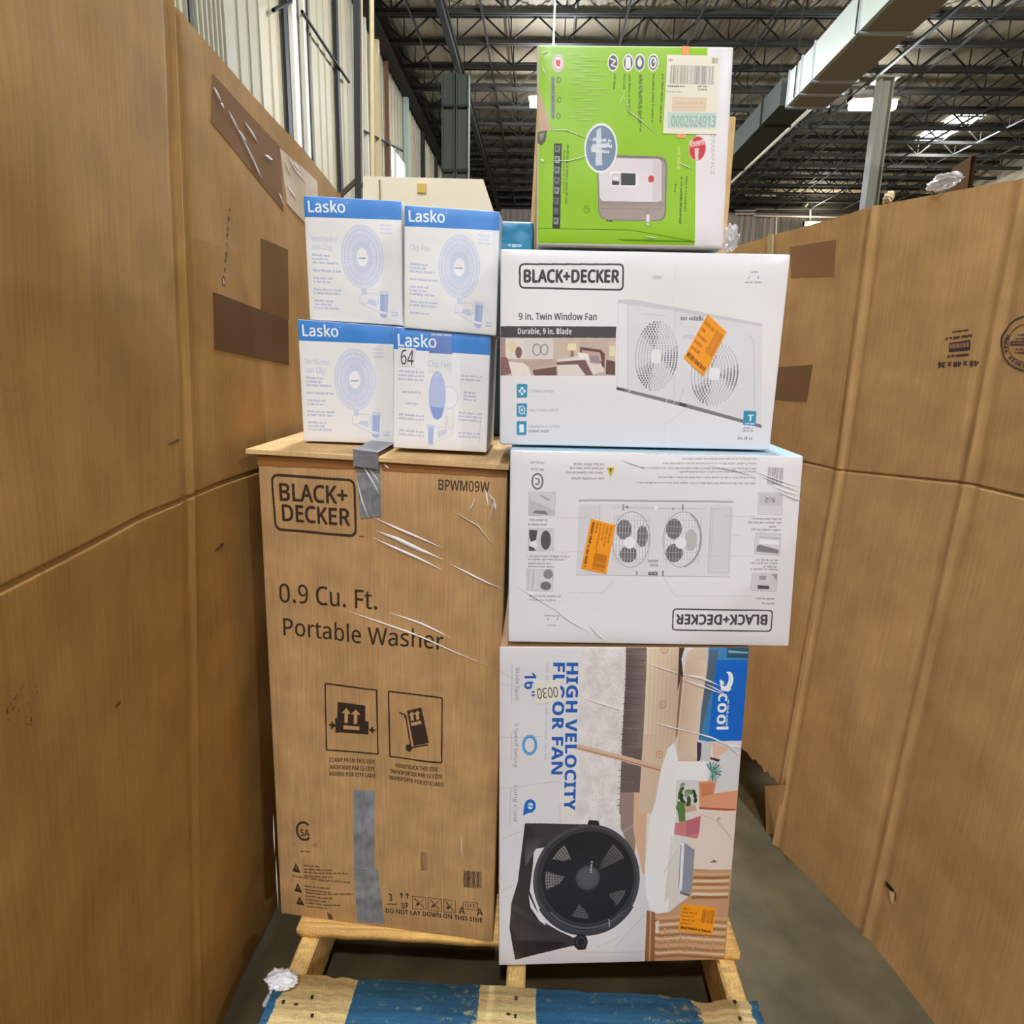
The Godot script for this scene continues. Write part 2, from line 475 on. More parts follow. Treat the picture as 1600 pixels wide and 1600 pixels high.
# ---------------------------------------------------------------- the building
const CHORD := 8.7
const DECK := 9.4
func warehouse() -> void:
	var fm := flat(Color.WHITE, 0.55, 0.0, 0.4)
	var fi := kraft_image(1024, 1024, rgb(82, 73, 50), 41, 0.14, 0.0, 0.1)
	fm.albedo_texture = ImageTexture.create_from_image(fi)
	fm.uv1_triplanar = true; fm.uv1_world_triplanar = true
	fm.uv1_scale = Vector3.ONE * 0.9
	var st := start()
	box_at(st, Vector3(6.9, -0.1, -11.6), Vector3(23.4, 0.2, 52.4))
	struct("floor", done(st), fm)
	# left wall: a slab, faced with standing-seam sheets
	st = start()
	box_at(st, Vector3(-4.5, 4.75, -11.6), Vector3(0.2, 9.5, 52.4))
	var wl := struct("wall_left", done(st), mats.cream)
	var sheets := [flat(rgb(186, 176, 148), 0.6), flat(rgb(174, 165, 140), 0.6), flat(rgb(158, 151, 130), 0.6)]
	var kinds := []
	for kind in 2:
		st = start()
		var pitch := 0.13 if kind == 0 else 0.38
		var z := -0.58
		box_at(st, Vector3(0.012, 0, 0), Vector3(0.024, 9.3, 1.16))
		while z < 0.56:                                       # the sheet's ribs
			bar(st, Vector3(0.03, -4.65, z), Vector3(0.03, 4.65, z), 0.03 if kind == 0 else 0.012, 0.055 if kind == 0 else 0.04)
			z += pitch
		kinds.append(done(st))
	var rs := RandomNumberGenerator.new(); rs.seed = 5
	var wz := -1.0
	var k := 0
	while wz > -37.0:
		var o := part("wall_sheet", kinds[0] if wz > -9.6 else kinds[1], sheets[rs.randi_range(0, 2)], wl)
		o.position = Vector3(-4.4, 4.7, wz)
		wz -= 1.2
		k += 1
	for c in [[-12.14, 0.16, 0.05, 0], [-12.5, 0.2, 0.07, 1], [-13.35, 0.07, 0.02, 0], [-15.05, 0.16, 0.06, 0], [-9.0, 0.09, 0.02, 0], [-13.0, 0.12, 0.07, 2], [-17.2, 0.1, 0.1, 2], [-18.3, 0.12, 0.14, 3], [-19.5, 0.07, 0.1, 4], [-22.0, 0.16, 0.14, 5], [-25.1, 0.16, 0.1, 0], [-28.0, 0.16, 0.1, 0]]:
		st = start()
		box_at(st, Vector3(-4.34 + c[2] * 0.5, 4.7, c[0]), Vector3(c[2], 9.4, c[1]))
		part("wall_post", done(st), [mats.black, flat(rgb(226, 222, 206), 0.5), flat(rgb(206, 202, 186), 0.5), flat(rgb(222, 204, 158), 0.5), flat(rgb(110, 70, 48), 0.6), flat(rgb(148, 160, 150), 0.5)][c[3]], wl)
	for b in [Vector3(-4.25, 6.852, -12.839), Vector3(-4.25, 6.797, -15.665), Vector3(-4.25, 7.013, -21.289), Vector3(-4.25, 6.19, -16.744), Vector3(-4.25, 6.768, -12.32), Vector3(-4.25, 6.278, -11.5)].size() / 2:
		var bp: Array = [Vector3(-4.25, 6.852, -12.839), Vector3(-4.25, 6.797, -15.665), Vector3(-4.25, 7.013, -21.289), Vector3(-4.25, 6.19, -16.744), Vector3(-4.25, 6.768, -12.32), Vector3(-4.25, 6.278, -11.5)]
		st = start()
		tube(st, [bp[b * 2], bp[b * 2 + 1]], 0.03, 6)
		part("brace_rod", done(st), mats.black, wl)
	st = start()
	box_at(st, Vector3(-4.15, 9.0, -11.6), Vector3(0.3, 0.7, 52.0))
	part("eave_beam", done(st), mats.steel_dark, wl)
	# a lit dock window low in the left wall
	st = start()
	box_at(st, Vector3(-4.3, 5.6, -20.6), Vector3(0.06, 2.3, 2.0))
	var win := struct("window_1", done(st), glow(rgb(236, 242, 255), 3.0))
	st = start()
	for z in [-19.58, -20.2, -21.62]:
		box_at(st, Vector3(-4.27, 5.6, z), Vector3(0.1, 2.4, 0.1))
	part("window_frame", done(st), mats.column_paint, win)
	var al := AreaLight3D.new()
	al.name = "window_glow"
	al.area_size = Vector2(1.9, 2.2)
	al.light_energy = 8.0; al.light_color = Color(0.93, 0.96, 1.0)
	al.position = Vector3(-4.2, 5.6, -20.6); al.rotation_degrees = Vector3(0, -90, 0)
	al.shadow_enabled = true; al.area_range = 60.0
	add_child(al)
	# back, right and near walls
	st = start()
	box_at(st, Vector3(6.9, 4.75, -37.6), Vector3(23.4, 9.5, 0.4))
	var wb := struct("wall_back", done(st), flat(rgb(136, 122, 106), 0.6))
	st = start()
	box_at(st, Vector3(0, 0, 0.02), Vector3(1.16, 9.3, 0.04))
	for i in 4: bar(st, Vector3(-0.45 + i * 0.3, -4.65, 0.06), Vector3(-0.45 + i * 0.3, 4.65, 0.06), 0.05, 0.09)
	var bm := done(st)
	for i in 19:
		var o := part("wall_sheet", bm, flat(rgb(132, 119, 104), 0.6) if i % 3 else flat(rgb(122, 110, 97), 0.6), wb)
		o.position = Vector3(-3.7 + i * 1.2, 4.7, -37.4)
	st = start()
	box_at(st, Vector3(18.5, 4.75, -11.6), Vector3(0.2, 9.5, 52.4))
	struct("wall_right", done(st), mats.cream)
	st = start()
	box_at(st, Vector3(6.9, 4.75, 14.5), Vector3(23.4, 9.5, 0.2))
	struct("wall_near", done(st), mats.cream)
	roof()
	hung_things()

func roof() -> void:
	var deck := flat(rgb(150, 138, 114), 0.7)
	var st := start()
	box_at(st, Vector3(6.9, DECK + 0.15, -11.6), Vector3(23.4, 0.2, 52.4))
	for i in 150:
		var x := -4.3 + i * 0.15
		bar(st, Vector3(x, DECK + 0.045, 14.2), Vector3(x, DECK + 0.045, -37.4), 0.014, 0.07)
	var c := struct("ceiling", done(st), deck)
	# one open-web joist, then its copies
	var joist := Node3D.new()
	joist.name = "joist"
	c.add_child(joist)
	for y in [[0.05, "bottom_chord"], [0.64, "top_chord"]]:
		st = start()
		for s in [-1, 1]: box_at(st, Vector3(6.9, y[0], s * 0.045), Vector3(22.6, 0.09, 0.05))
		part(y[1], done(st), mats.steel_dark, joist)
	st = start()
	var n := 34
	for i in n:
		var x0 := -4.3 + 22.4 * i / n; var x1 := -4.3 + 22.4 * (i + 1) / n
		bar(st, Vector3(x0, 0.07 if i % 2 else 0.62, 0), Vector3(x1, 0.62 if i % 2 else 0.07, 0), 0.035, 0.035)
		if i % 2 == 0: bar(st, Vector3(x1, 0.08, 0), Vector3(x1, 0.6, 0), 0.025, 0.025)
	part("web", done(st), mats.steel_dark, joist)
	joist.position = Vector3(0, CHORD, -17.15)
	for i in range(-7, 14):
		if i == 0: continue
		var d := joist.duplicate()
		d.name = "joist"
		c.add_child(d, true)
		d.position = Vector3(0, CHORD, -17.15 - 1.48 * i)
	# bridging and girders along the building
	for i in 13:
		st = start()
		var x := -3.2 + i * 1.62
		bar(st, Vector3(x, CHORD + 0.02, -7.0), Vector3(x, CHORD + 0.02, -36.6), 0.045, 0.045)
		bar(st, Vector3(x + 0.5, CHORD + 0.6, -7.0), Vector3(x + 0.5, CHORD + 0.6, -36.6), 0.035, 0.035)
		part("bridging_bar", done(st), mats.black, c)
	st = start()
	box_at(st, Vector3(-2.4, CHORD - 0.02, -22.0), Vector3(0.14, 0.04, 30.6))
	box_at(st, Vector3(-2.4, CHORD - 0.16, -22.0), Vector3(0.03, 0.26, 30.6))
	box_at(st, Vector3(-2.4, CHORD - 0.3, -22.0), Vector3(0.14, 0.04, 30.6))
	part("girder", done(st), mats.steel_dark, c)
	for x in [8.05, 8.5, 7.7]:
		st = start()
		tube(st, [Vector3(x, CHORD - 0.12, -8.0), Vector3(x, CHORD - 0.12, -36.5)], 0.05, 8)
		part("sprinkler_pipe", done(st), mats.steel_dark if x > 7.9 else mats.cream, c)
	# the end girder that closes the roof at the back
	st = start()
	box_at(st, Vector3(6.9, 9.05, -37.2), Vector3(22.6, 0.7, 0.1))
	part("end_girder", done(st), mats.steel_dark, c)
	# steel columns
	var cl := thing("steel_column", "broad dark grey-green twin steel column rising behind the small white and blue cartons", "column", Vector3(-2.4, 0, -19.0))
	for x in [-0.18, 0.18]:
		st = start()
		for s in [-1, 1]: box_at(st, Vector3(x + s * 0.15, 4.1, 0), Vector3(0.03, 8.14, 0.34))
		box_at(st, Vector3(x, 4.1, 0.03), Vector3(0.28, 8.14, 0.03))
		part("shaft", done(st), mats.steel_green, cl)
	st = start()
	for y in [2.0, 5.9, 7.4]: box_at(st, Vector3(0, y, 0.185), Vector3(0.7, 0.06, 0.02))
	part("cross_strap", done(st), mats.steel_dark, cl)
	cl.set_meta("kind", "structure")
	var cr := thing("steel_column", "pale grey square steel column beside the hanging duct and bright lamp, above the right bulk box", "column", Vector3(8.28, 0, -19.0))
	st = start()
	for s in [-1, 1]: box_at(st, Vector3(s * 0.15, 4.05, 0), Vector3(0.03, 8.1, 0.32))
	box_at(st, Vector3(0, 4.05, 0), Vector3(0.28, 8.1, 0.03))
	part("shaft", done(st), mats.column_paint, cr)
	st = start()
	box_at(st, Vector3(0, 8.12, 0), Vector3(0.5, 0.04, 0.5))
	part("cap_plate", done(st), mats.column_paint, cr)
	cr.set_meta("kind", "structure")
	# skylight in the roof at right
	st = start()
	var sk: Array = [Vector3(13.487, 9.36, -27.685), Vector3(14.313, 9.36, -27.806), Vector3(14.399, 9.36, -25.567), Vector3(13.505, 9.36, -25.225)]
	var lo := Vector3(sk[0].x, 0, sk[1].z); var hi := Vector3(sk[2].x, 0, sk[3].z)
	box_at(st, Vector3((lo.x + hi.x) * 0.5, DECK - 0.04, (lo.z + hi.z) * 0.5), Vector3(hi.x - lo.x, 0.03, absf(hi.z - lo.z)))
	var sky := struct("window_2", done(st), glow(rgb(240, 246, 255), 9.0))
	st = start()
	for f in [0.0, 0.33, 0.66, 1.0]:
		box_at(st, Vector3((lo.x + hi.x) * 0.5, DECK - 0.07, lerpf(lo.z, hi.z, f)), Vector3(hi.x - lo.x, 0.04, 0.05))
	part("glazing_bar", done(st), mats.column_paint, sky)
	var al := AreaLight3D.new()
	al.name = "skylight_glow"
	al.area_size = Vector2(hi.x - lo.x, absf(hi.z - lo.z))
	al.light_energy = 60.0; al.light_color = Color(0.93, 0.96, 1.0)
	al.position = Vector3((lo.x + hi.x) * 0.5, DECK - 0.12, (lo.z + hi.z) * 0.5); al.rotation_degrees = Vector3(-90, 0, 0)
	al.shadow_enabled = true; al.area_range = 60.0
	add_child(al)

func hung_things() -> void:
	# high-bay lamps: shade, diffuser, hanger; only those ahead of the camera are seen
	var names := {0: "round bright lamp hanging just left of the green carton", 1: "wide glowing warm lamp behind the pale column under the ceiling"}
	var proto: Node3D
	for i in LAMPS.size():
		var l: Array = LAMPS[i]
		var o: Node3D
		if i == 0:
			o = thing("high_bay_lamp", names[0], "lamp", Vector3(l[0], 8.0, l[1]), "lamps under the roof")
			var st := start()
			box_at(st, Vector3(0, 0.12, 0), Vector3(1.24, 0.08, 0.36), 0.02)
			part("housing", done(st), mats.column_paint, o)
			st = start()
			tube(st, [Vector3(0, 0.16, 0), Vector3(0, 1.44, 0)], 0.015)
			part("hanger", done(st), mats.steel_dark, o)
			for s in [-1, 0, 1]:
				st = start()
				box_at(st, Vector3(s * 0.4, -0.02, 0), Vector3(0.36, 0.2, 0.26), 0.05)
				part("lamp_tube", done(st), glow(rgb(255, 250, 240), 14.0), o)
			proto = o
		else:
			o = proto.duplicate()
			o.name = numbered("high_bay_lamp")
			add_child(o, true)
			o.position = Vector3(l[0], 8.0, l[1])
			tag(o, names.get(i, "white high-bay lamp of the rows under the roof, above or behind the view"), "lamp", "lamps under the roof")
	var wl := thing("wall_lamp", "small white lamp glowing just above the rim of the right bulk box", "lamp", Vector3(13.288, 7.972, -36.4))
	var s2 := start()
	box_at(s2, Vector3(0, 0, -0.1), Vector3(0.9, 0.4, 0.2), 0.05)
	part("housing", done(s2), mats.column_paint, wl)
	s2 = start()
	box_at(s2, Vector3(0, -0.02, 0.03), Vector3(0.8, 0.34, 0.08), 0.02)
	part("diffuser", done(s2), glow(rgb(255, 250, 236), 10.0), wl)
	var ol := OmniLight3D.new()
	ol.name = "wall_lamp_glow"; ol.position = wl.position + Vector3(0, 0, 0.3); ol.light_energy = 8.0; ol.light_size = 0.15; ol.omni_range = 60.0; ol.omni_attenuation = 2.0; ol.shadow_enabled = true
	ol.light_color = Color(1.0, 0.97, 0.9)
	add_child(ol)
	var cl := thing("strip_lamp", "unlit pale strip lamp hanging under the dark end girder", "lamp", Vector3(10.416, 9.292, -36))
	s2 = start()
	box_at(s2, Vector3(0, 0, 0), Vector3(1.5, 0.16, 0.3), 0.03)
	part("housing", done(s2), flat(rgb(170, 164, 140), 0.5), cl)
	for s in [-1, 1]:
		s2 = start()
		tube(s2, [Vector3(s * 0.5, 0.07, 0), Vector3(s * 0.5, 0.8, 0)], 0.012)
		part("hanger", done(s2), mats.steel_dark, cl)
	# air duct: straight lit run, flanges, then a dark run beyond
	var dz0 := -9.0; var dz1 := -15.05
	var du := thing("air_duct", "large galvanised rectangular air duct hanging from the roof at upper right", "duct", Vector3(5.1, 6.2, -12.0))
	var m := flat(rgb(214, 222, 208), 0.38, 0.35)
	s2 = start()
	box_at(s2, Vector3(0, 0.3, 0), Vector3(0.8, 0.6, 6.1))
	part("duct_run", done(s2), m, du)
	var brown := flat(rgb(158, 138, 120), 0.5, 0.0)
	s2 = start()
	box_at(s2, Vector3(0.03, -0.008, 0), Vector3(0.72, 0.02, 6.0))
	part("underside_panel", done(s2), brown, du)
	for z in [-3.02, -2.35, -1.75, 0.1, 1.6, 2.9]:
		s2 = start()
		box_at(s2, Vector3(0, -0.03, z), Vector3(0.84, 0.04, 0.09), 0.01)
		for s in [-1, 1]: box_at(s2, Vector3(s * 0.41, 0.3, z), Vector3(0.03, 0.66, 0.05))
		part("flange", done(s2), flat(rgb(206, 210, 214), 0.3, 0.5), du)
	for z in [-2.6, 0.0, 2.6]:
		for s in [-1, 1]:
			s2 = start()
			tube(s2, [Vector3(s * 0.42, 0.0, z), Vector3(s * 0.42, 3.1, z)], 0.012)
			part("hanger_rod", done(s2), mats.steel_dark, du)
	var dd := thing("air_duct", "dark painted run of air duct continuing behind the galvanised one", "duct", Vector3(4.95, 6.3, -23.5))
	s2 = start()
	box_at(s2, Vector3(0, 0.25, 0), Vector3(0.62, 0.5, 16.4), 0.0)
	part("duct_run", done(s2), mats.steel_green, dd)
	for z in [-7.0, -3.5, 0.0, 3.5, 7.0]:
		s2 = start()
		box_at(s2, Vector3(0, 0.25, z), Vector3(0.68, 0.56, 0.06))
		part("flange", done(s2), mats.steel_dark, dd)
	for z in [-6.0, 0.0, 6.0]:
		for s in [-1, 1]:
			s2 = start()
			tube(s2, [Vector3(s * 0.3, 0.3, z), Vector3(s * 0.3, 3.0, z)], 0.012)
			part("hanger_rod", done(s2), mats.steel_dark, dd)
	# conduits on the back wall
	var cp: Array = [Vector3(9.495, 8.712, -36.95), Vector3(10.516, 8.726, -36.95), Vector3(10.507, 8.816, -36.95), Vector3(12.92, 8.848, -36.95), Vector3(13.082, 9.089, -36.95), Vector3(9.509, 8.562, -36.95), Vector3(10.467, 8.575, -36.95), Vector3(10.54, 8.485, -36.95), Vector3(15.312, 8.461, -36.95), Vector3(11.595, 8.47, -36.95), Vector3(11.702, 6.889, -36.95), Vector3(13.244, 8.793, -36.95), Vector3(13.322, 8.132, -36.95)]
	for run in [[0, 1, 2, 3, 4], [5, 6, 7, 8], [9, 10], [11, 12]]:
		s2 = start()
		var pts := []
		for i in run: pts.append(cp[i])
		tube(s2, pts, 0.05, 6)
		var words: Array = {0: ["upper pale conduit pipe crossing the brown back wall", "pipe"], 5: ["lower pale conduit pipe running level along the brown back wall", "pipe"], 9: ["pale conduit dropping straight down the back wall", "pipe"], 11: ["short conduit stub just above the glowing wall lamp", "pipe"]}[run[0]]
		var o := part(numbered("conduit_pipe"), done(s2), flat(rgb(160, 150, 134), 0.5), self)
		tag(o, words[0], words[1], "conduits on the back wall")
	# a black post with braces close behind the pallet, and pipes down the wall
	var bp: Array = [Vector3(-1.183, 3.27, -4.6), Vector3(-1.206, 2.099, -4.6), Vector3(-1.34, 2.178, -4.6), Vector3(-1.217, 2.281, -4.6), Vector3(-1.067, 2.181, -4.6), Vector3(-1.18, 2.259, -4.6)]
	var po := thing("steel_post", "tall thin black steel post with short diagonal braces behind the small white cartons", "post", Vector3(bp[1].x, 0, -4.6))
	s2 = start()
	var shift := Vector3(bp[1].x, 0, -4.6)
	var top: float = bp[0].y
	var slope: Vector3 = (bp[0] - bp[1]) / (bp[0].y - bp[1].y)
	bar(s2, bp[1] - slope * (bp[1].y) - shift, bp[1] + slope * (DECK - bp[1].y - 0.7) - shift, 0.04, 0.04)
	part("shaft", done(s2), mats.black, po)
	for b in [2, 4]:
		s2 = start()
		bar(s2, bp[b] - shift, bp[b + 1] - shift, 0.025, 0.025)
		part("brace", done(s2), flat(rgb(70, 60, 52), 0.4, 0.4), po)
	for p in [[0.0, 0.026, "pale cream pipe rising close beside the black post", Vector3(-1.308, 2.408, -5.1)], [0.075, 0.034, "thicker cream pipe rising right of the black post", Vector3(-1.234, 2.45, -5.1)]]:
		s2 = start()
		var pa: Vector3 = p[3]
		tube(s2, [pa - slope * pa.y, pa + slope * (8.69 - pa.y)], p[1] * 0.5, 8)
		var o := part(numbered("cream_pipe"), done(s2), flat(rgb(226, 208, 164), 0.5), self)
		tag(o, p[2], "pipe")
	# cream hood standing between the post and the green carton
	var hp: Array = [Vector3(-0.843, 1.995, -3.3), Vector3(-0.292, 1.988, -3.3), Vector3(-0.237, 1.84, -3.3), Vector3(-0.152, 1.577, -3.3)]
	var ho := thing("cream_cabinet", "wide cream sheet-metal cabinet with a sloping right shoulder behind the small cartons", "cabinet", Vector3((hp[0].x + hp[3].x) * 0.5, 0, -3.5))
	var oo := ho.position
	var out := [hp[0], hp[1], hp[2], hp[3], Vector3(hp[3].x, 0, -3.3), Vector3(hp[0].x, 0, -3.3)]
	s2 = start()
	var bk := Vector3(0, 0, -0.4)
	for i in range(1, 5):
		tri(s2, out[0] - oo, out[i] - oo, out[i + 1] - oo)
		tri(s2, out[i + 1] - oo + bk, out[i] - oo + bk, out[0] - oo + bk)
	for i in 6:
		var a: Vector3 = out[i] - oo; var b: Vector3 = out[(i + 1) % 6] - oo
		quad(s2, a + bk, b + bk, b, a)
	part("body", done(s2), flat(rgb(232, 224, 204), 0.5), ho)
	var hf: Array = [Vector3(-0.767, 1.977, -3.29), Vector3(-0.755, 1.977, -3.29), Vector3(-0.762, 1.65, -3.29), Vector3(-0.774, 1.65, -3.29), Vector3(-0.591, 1.963, -3.29), Vector3(-0.55, 1.964, -3.29), Vector3(-0.551, 1.926, -3.29), Vector3(-0.592, 1.926, -3.29)]
	s2 = start()
	for i in 1:
		var a: Vector3 = hf[0] - oo; var c: Vector3 = hf[2] - oo
		box_at(s2, (a + c) * 0.5, Vector3(absf(c.x - a.x), absf(a.y - c.y), 0.012))
	part("seam_strip", done(s2), flat(rgb(150, 124, 92), 0.5), ho)
	s2 = start()
	var la: Vector3 = hf[4] - oo; var lc: Vector3 = hf[6] - oo
	box_at(s2, (la + lc) * 0.5, Vector3(absf(lc.x - la.x), absf(la.y - lc.y), 0.012))
	part("yellow_tag", done(s2), flat(rgb(214, 184, 96), 0.6), ho, "small yellow square tag")

# ---------------------------------------------------------------- the two bulk boxes
func box_wall_mesh(f: BoxWall, o: Vector3, thick: float, torn := false) -> ArrayMesh:      # outer sheet, then rim and edges
	var us := []
	for i in 5: us.append(i * 0.006)
	for i in range(0, 37): us.append(0.03 + 0.94 * i / 36.0)
	for i in range(1, 5): us.append(0.97 + 0.0075 * i)
	us[us.size() - 1] = 1.0
	var vs := []
	for i in 24: vs.append(0.385 * i / 24.0)
	for i in 60: vs.append(0.385 + 0.03 * i / 60.0)
	for i in 31: vs.append(0.415 + 0.585 * i / 30.0)
	var rt := RandomNumberGenerator.new(); rt.seed = 8
	var jag := {}
	for a in us: jag[a] = rt.randf_range(-0.006, 0.006) if torn else 0.0
	var lw: float = f.A[1].distance_to(f.B[1])
	var shape := func(a, b, off): return f.at(Vector2(a * 1000.0, (b + (jag[a] if b > 0.98 else 0.0) + (jag[a] * 0.12 if b < 0.001 else 0.0)) * 1000.0), off) - o
	var st := start()
	grid(st, us, vs, func(a, b): return shape.call(a, b, 0.0), func(a, b): return Vector2(a * lw + f.wave.seed * 0.37, b * 1.6))
	var m := done(st, true)
	st = start()
	var ur := us.duplicate(); ur.reverse()
	grid(st, us, [-thick, 0.0], func(a, z): return shape.call(a, 0.0, z), func(a, z): return Vector2(a * lw, z))
	grid(st, us, [0.0, -thick], func(a, z): return shape.call(a, 1.0, z), func(a, z): return Vector2(a * lw, z))
	grid(st, [0.0, -thick], vs, func(z, b): return shape.call(1.0, b, z), func(z, b): return Vector2(z, b))
	grid(st, [-thick, 0.0], vs, func(z, b): return shape.call(0.0, b, z), func(z, b): return Vector2(z, b))
	st.index(); st.generate_normals()
	m = st.commit(m)
	st = start()
	grid(st, ur, vs, func(a, b): return shape.call(a, b, -thick), func(a, b): return Vector2(a * lw, b * 1.6))
	st.index(); st.generate_normals()
	return st.commit(m)
func plain_wall(a: Array, b: Array, sd: int) -> BoxWall: return BoxWall.new(a, b, sd, 0.004)
func marks(w: int, h: int) -> Print: return Print.new(w, h, Color(0, 0, 0, 0))
func inked(p: Print, rough := 0.7) -> StandardMaterial3D:
	var m := printed(p.tex(), rough)
	m.transparency = BaseMaterial3D.TRANSPARENCY_ALPHA_SCISSOR
	m.alpha_scissor_threshold = 0.5
	return m

func bulk_boxes() -> void:
	# left
	var ln := BoxWall.new([Vector3(-0.49, 0, 0.25), Vector3(-0.43, 0.97, 0.25), Vector3(-0.45, 1.66, 0.25)], [Vector3(-0.545, 0, -0.88), Vector3(-0.505, 0.993, -0.942), Vector3(-0.53, 1.675, -1.048)], 3, 0.007)
	var lf := BoxWall.new([Vector3(-0.545, 0, -0.88), Vector3(-0.505, 0.993, -0.942), Vector3(-0.53, 1.675, -1.048)], [Vector3(-0.55, 0, -2), Vector3(-0.51, 0.983, -1.92), Vector3(-0.55, 1.615, -1.9)], 4, 0.006)
	var lb := thing("bulk_box", "tall plain cardboard bulk box at the left with brown tape along its rim", "bulk box", Vector3(-0.95, 0, -0.9), "bulk boxes beside the pallet")
	var ol := lb.position
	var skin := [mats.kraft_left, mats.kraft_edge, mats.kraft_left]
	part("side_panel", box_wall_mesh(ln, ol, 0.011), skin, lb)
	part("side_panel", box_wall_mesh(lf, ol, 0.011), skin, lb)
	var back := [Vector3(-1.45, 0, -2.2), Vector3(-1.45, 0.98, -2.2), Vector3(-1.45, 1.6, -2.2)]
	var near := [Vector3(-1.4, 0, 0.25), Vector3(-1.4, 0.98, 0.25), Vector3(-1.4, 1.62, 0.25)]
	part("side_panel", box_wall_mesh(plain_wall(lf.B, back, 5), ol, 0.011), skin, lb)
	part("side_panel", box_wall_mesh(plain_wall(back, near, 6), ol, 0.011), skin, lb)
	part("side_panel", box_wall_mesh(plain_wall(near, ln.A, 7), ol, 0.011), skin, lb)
	var st := start()
	var fl := [ln.A[0], near[0], back[0], lf.B[0], lf.A[0]]
	var mid := Vector3(-0.95, 0, -0.95)
	for i in 5: fl[i] = mid.lerp(fl[i], 0.93)
	for i in range(1, 4): tri(st, fl[0] - ol + Vector3.UP * 0.02, fl[i] - ol + Vector3.UP * 0.02, fl[i + 1] - ol + Vector3.UP * 0.02)
	part("base_sheet", done(st), mats.kraft_left, lb)
	var tp := patch(lb, lf, "packing_tape", q([144.8, 23.7, 478.1, 26, 459.7, 103.4, 124.3, 69.6]), mats.brown_tape, 0.0008, "shiny wrinkled brown packing tape", 16, 10)
	patch(lb, lf, "packing_tape", q([476.8, 29.1, 742.9, 24.4, 710.3, 105, 489.3, 90.4]), flat(rgb(184, 156, 112), 0.45, 0.0, 0.3), 0.0012, "crumpled clear packing tape", 10, 10)
	patch(lb, lf, "packing_tape", q([92.3, 224, 435.6, 232.6, 424.7, 286.3, 91.6, 275.5]), flat(rgb(112, 84, 58), 0.8, 0.0, 0.12), 0.0008, "dull brown packing tape across the side", 12, 6)
	patch(lb, lf, "packing_tape", q([312.9, 151.5, 471.3, 146.7, 439.6, 232.4, 289.8, 230.2]), flat(rgb(126, 95, 58), 0.8, 0.0, 0.12), 0.0006, "brown packing tape running downwards", 6, 8)
	for g in [q([142, 35.6, 171.5, 42.8]), q([198.4, 44.2, 241.1, 56.1]), q([235.6, 54.7, 276.6, 59.3]), q([276.4, 39.2, 339, 47.7]), q([298.6, 70.7, 333.9, 84.4]), q([371.4, 55.2, 416.4, 52.8]), q([165.9, 44, 181.3, 46.6]), q([241.3, 55.4, 347.4, 84.9]), q([523.1, 29.6, 563.4, 39.3, 628.1, 42.9]), q([502.5, 37.7, 530.7, 52.4]), q([540, 31.1, 602.3, 35.9]), q([498.3, 68.1, 556, 76.1]), q([610.9, 58.4, 684.6, 72.3]), q([435, 85.2, 462.1, 97.2])]:
		part("tape_crease", strand_mesh(lf, g, 1.9, 0.002, ol, 0.0016), film(0.7, 0.3), lb)
	var pm := marks(60, 400)
	for i in 9:
		pm.poly(pm.oval(v(48 - i * 3.4, 20 + i * 42 + (i % 3) * 6), 3, 8 + (i * 7) % 9, 0.1, 10), rgb(52, 36, 22) if i % 2 else rgb(92, 66, 38))
	pm.poly(q([12, 352, 20, 352, 24, 396, 12, 398]), rgb(54, 38, 22)); pm.poly(q([14, 362, 18, 362, 22, 392, 14, 394]), rgb(206, 170, 120))
	patch(lb, lf, "perforation", q([138.2, 141.2, 192, 134.9, 173.2, 213.4, 117.3, 216.4]), inked(pm), 0.0006, "row of small punctures", 4, 8)
	var sm := marks(256, 128)
	for s in [[120, 60, 60, 14], [150, 44, 26, 12]]: sm.poly(sm.oval(v(s[0], s[1]), s[2], s[3], -0.2, 20), rgb(112, 80, 46))
	sm.poly(sm.oval(v(158, 40), 12, 6, -0.3, 12), rgb(44, 30, 18))
	var dirt := inked(sm)
	patch(lb, lf, "dirt_mark", q([53.9, 453.1, 130.8, 456.2, 134.9, 472.9, 57.5, 467.4]), dirt, 0.0006, "", 4, 4)
	patch(lb, ln, "dirt_mark", q([936.8, 345, 993.1, 348.1, 991.7, 358.6, 935.4, 354.8]), dirt, 0.0006, "", 4, 4)
	patch(lb, ln, "dirt_mark", q([817.5, 521, 843.4, 528, 845, 540, 818.8, 532.5]), dirt, 0.0006, "", 4, 4)
	var sc := marks(256, 256)
	var rd := RandomNumberGenerator.new(); rd.seed = 12
	for i in 26:
		var p := v(rd.randf_range(10, 240), rd.randf_range(90, 240))
		sc.poly(sc.oval(p, rd.randf_range(1, 4), rd.randf_range(3, 12), 0.5, 8), rgb(82, 57, 32))
	for i in 6: sc.line(v(i * 24 + 10, 130 - i * 12), v(i * 24 + 26, 120 - i * 12), 3, rgb(82, 57, 32))
	patch(lb, ln, "scuff_mark", q([670.5, 449.9, 710.7, 454.2, 707.7, 492.8, 666.3, 486.9]), inked(sc), 0.0006, "", 4, 4)
	# right
	var rf := BoxWall.new([Vector3(0.49, 0.13, -2.08), Vector3(0.525, 0.971, -2.08), Vector3(0.53, 1.522, -2.08)], [Vector3(0.636, 0.163, -1.521), Vector3(0.672, 0.971, -1.521), Vector3(0.673, 1.522, -1.521)], 14, 0.006)
	var rm := BoxWall.new([Vector3(0.632, 0, -1.521), Vector3(0.672, 0.971, -1.521), Vector3(0.673, 1.522, -1.521)], [Vector3(0.736, 0, -1.245), Vector3(0.782, 0.995, -1.245), Vector3(0.791, 1.51, -1.245)], 15, 0.006)
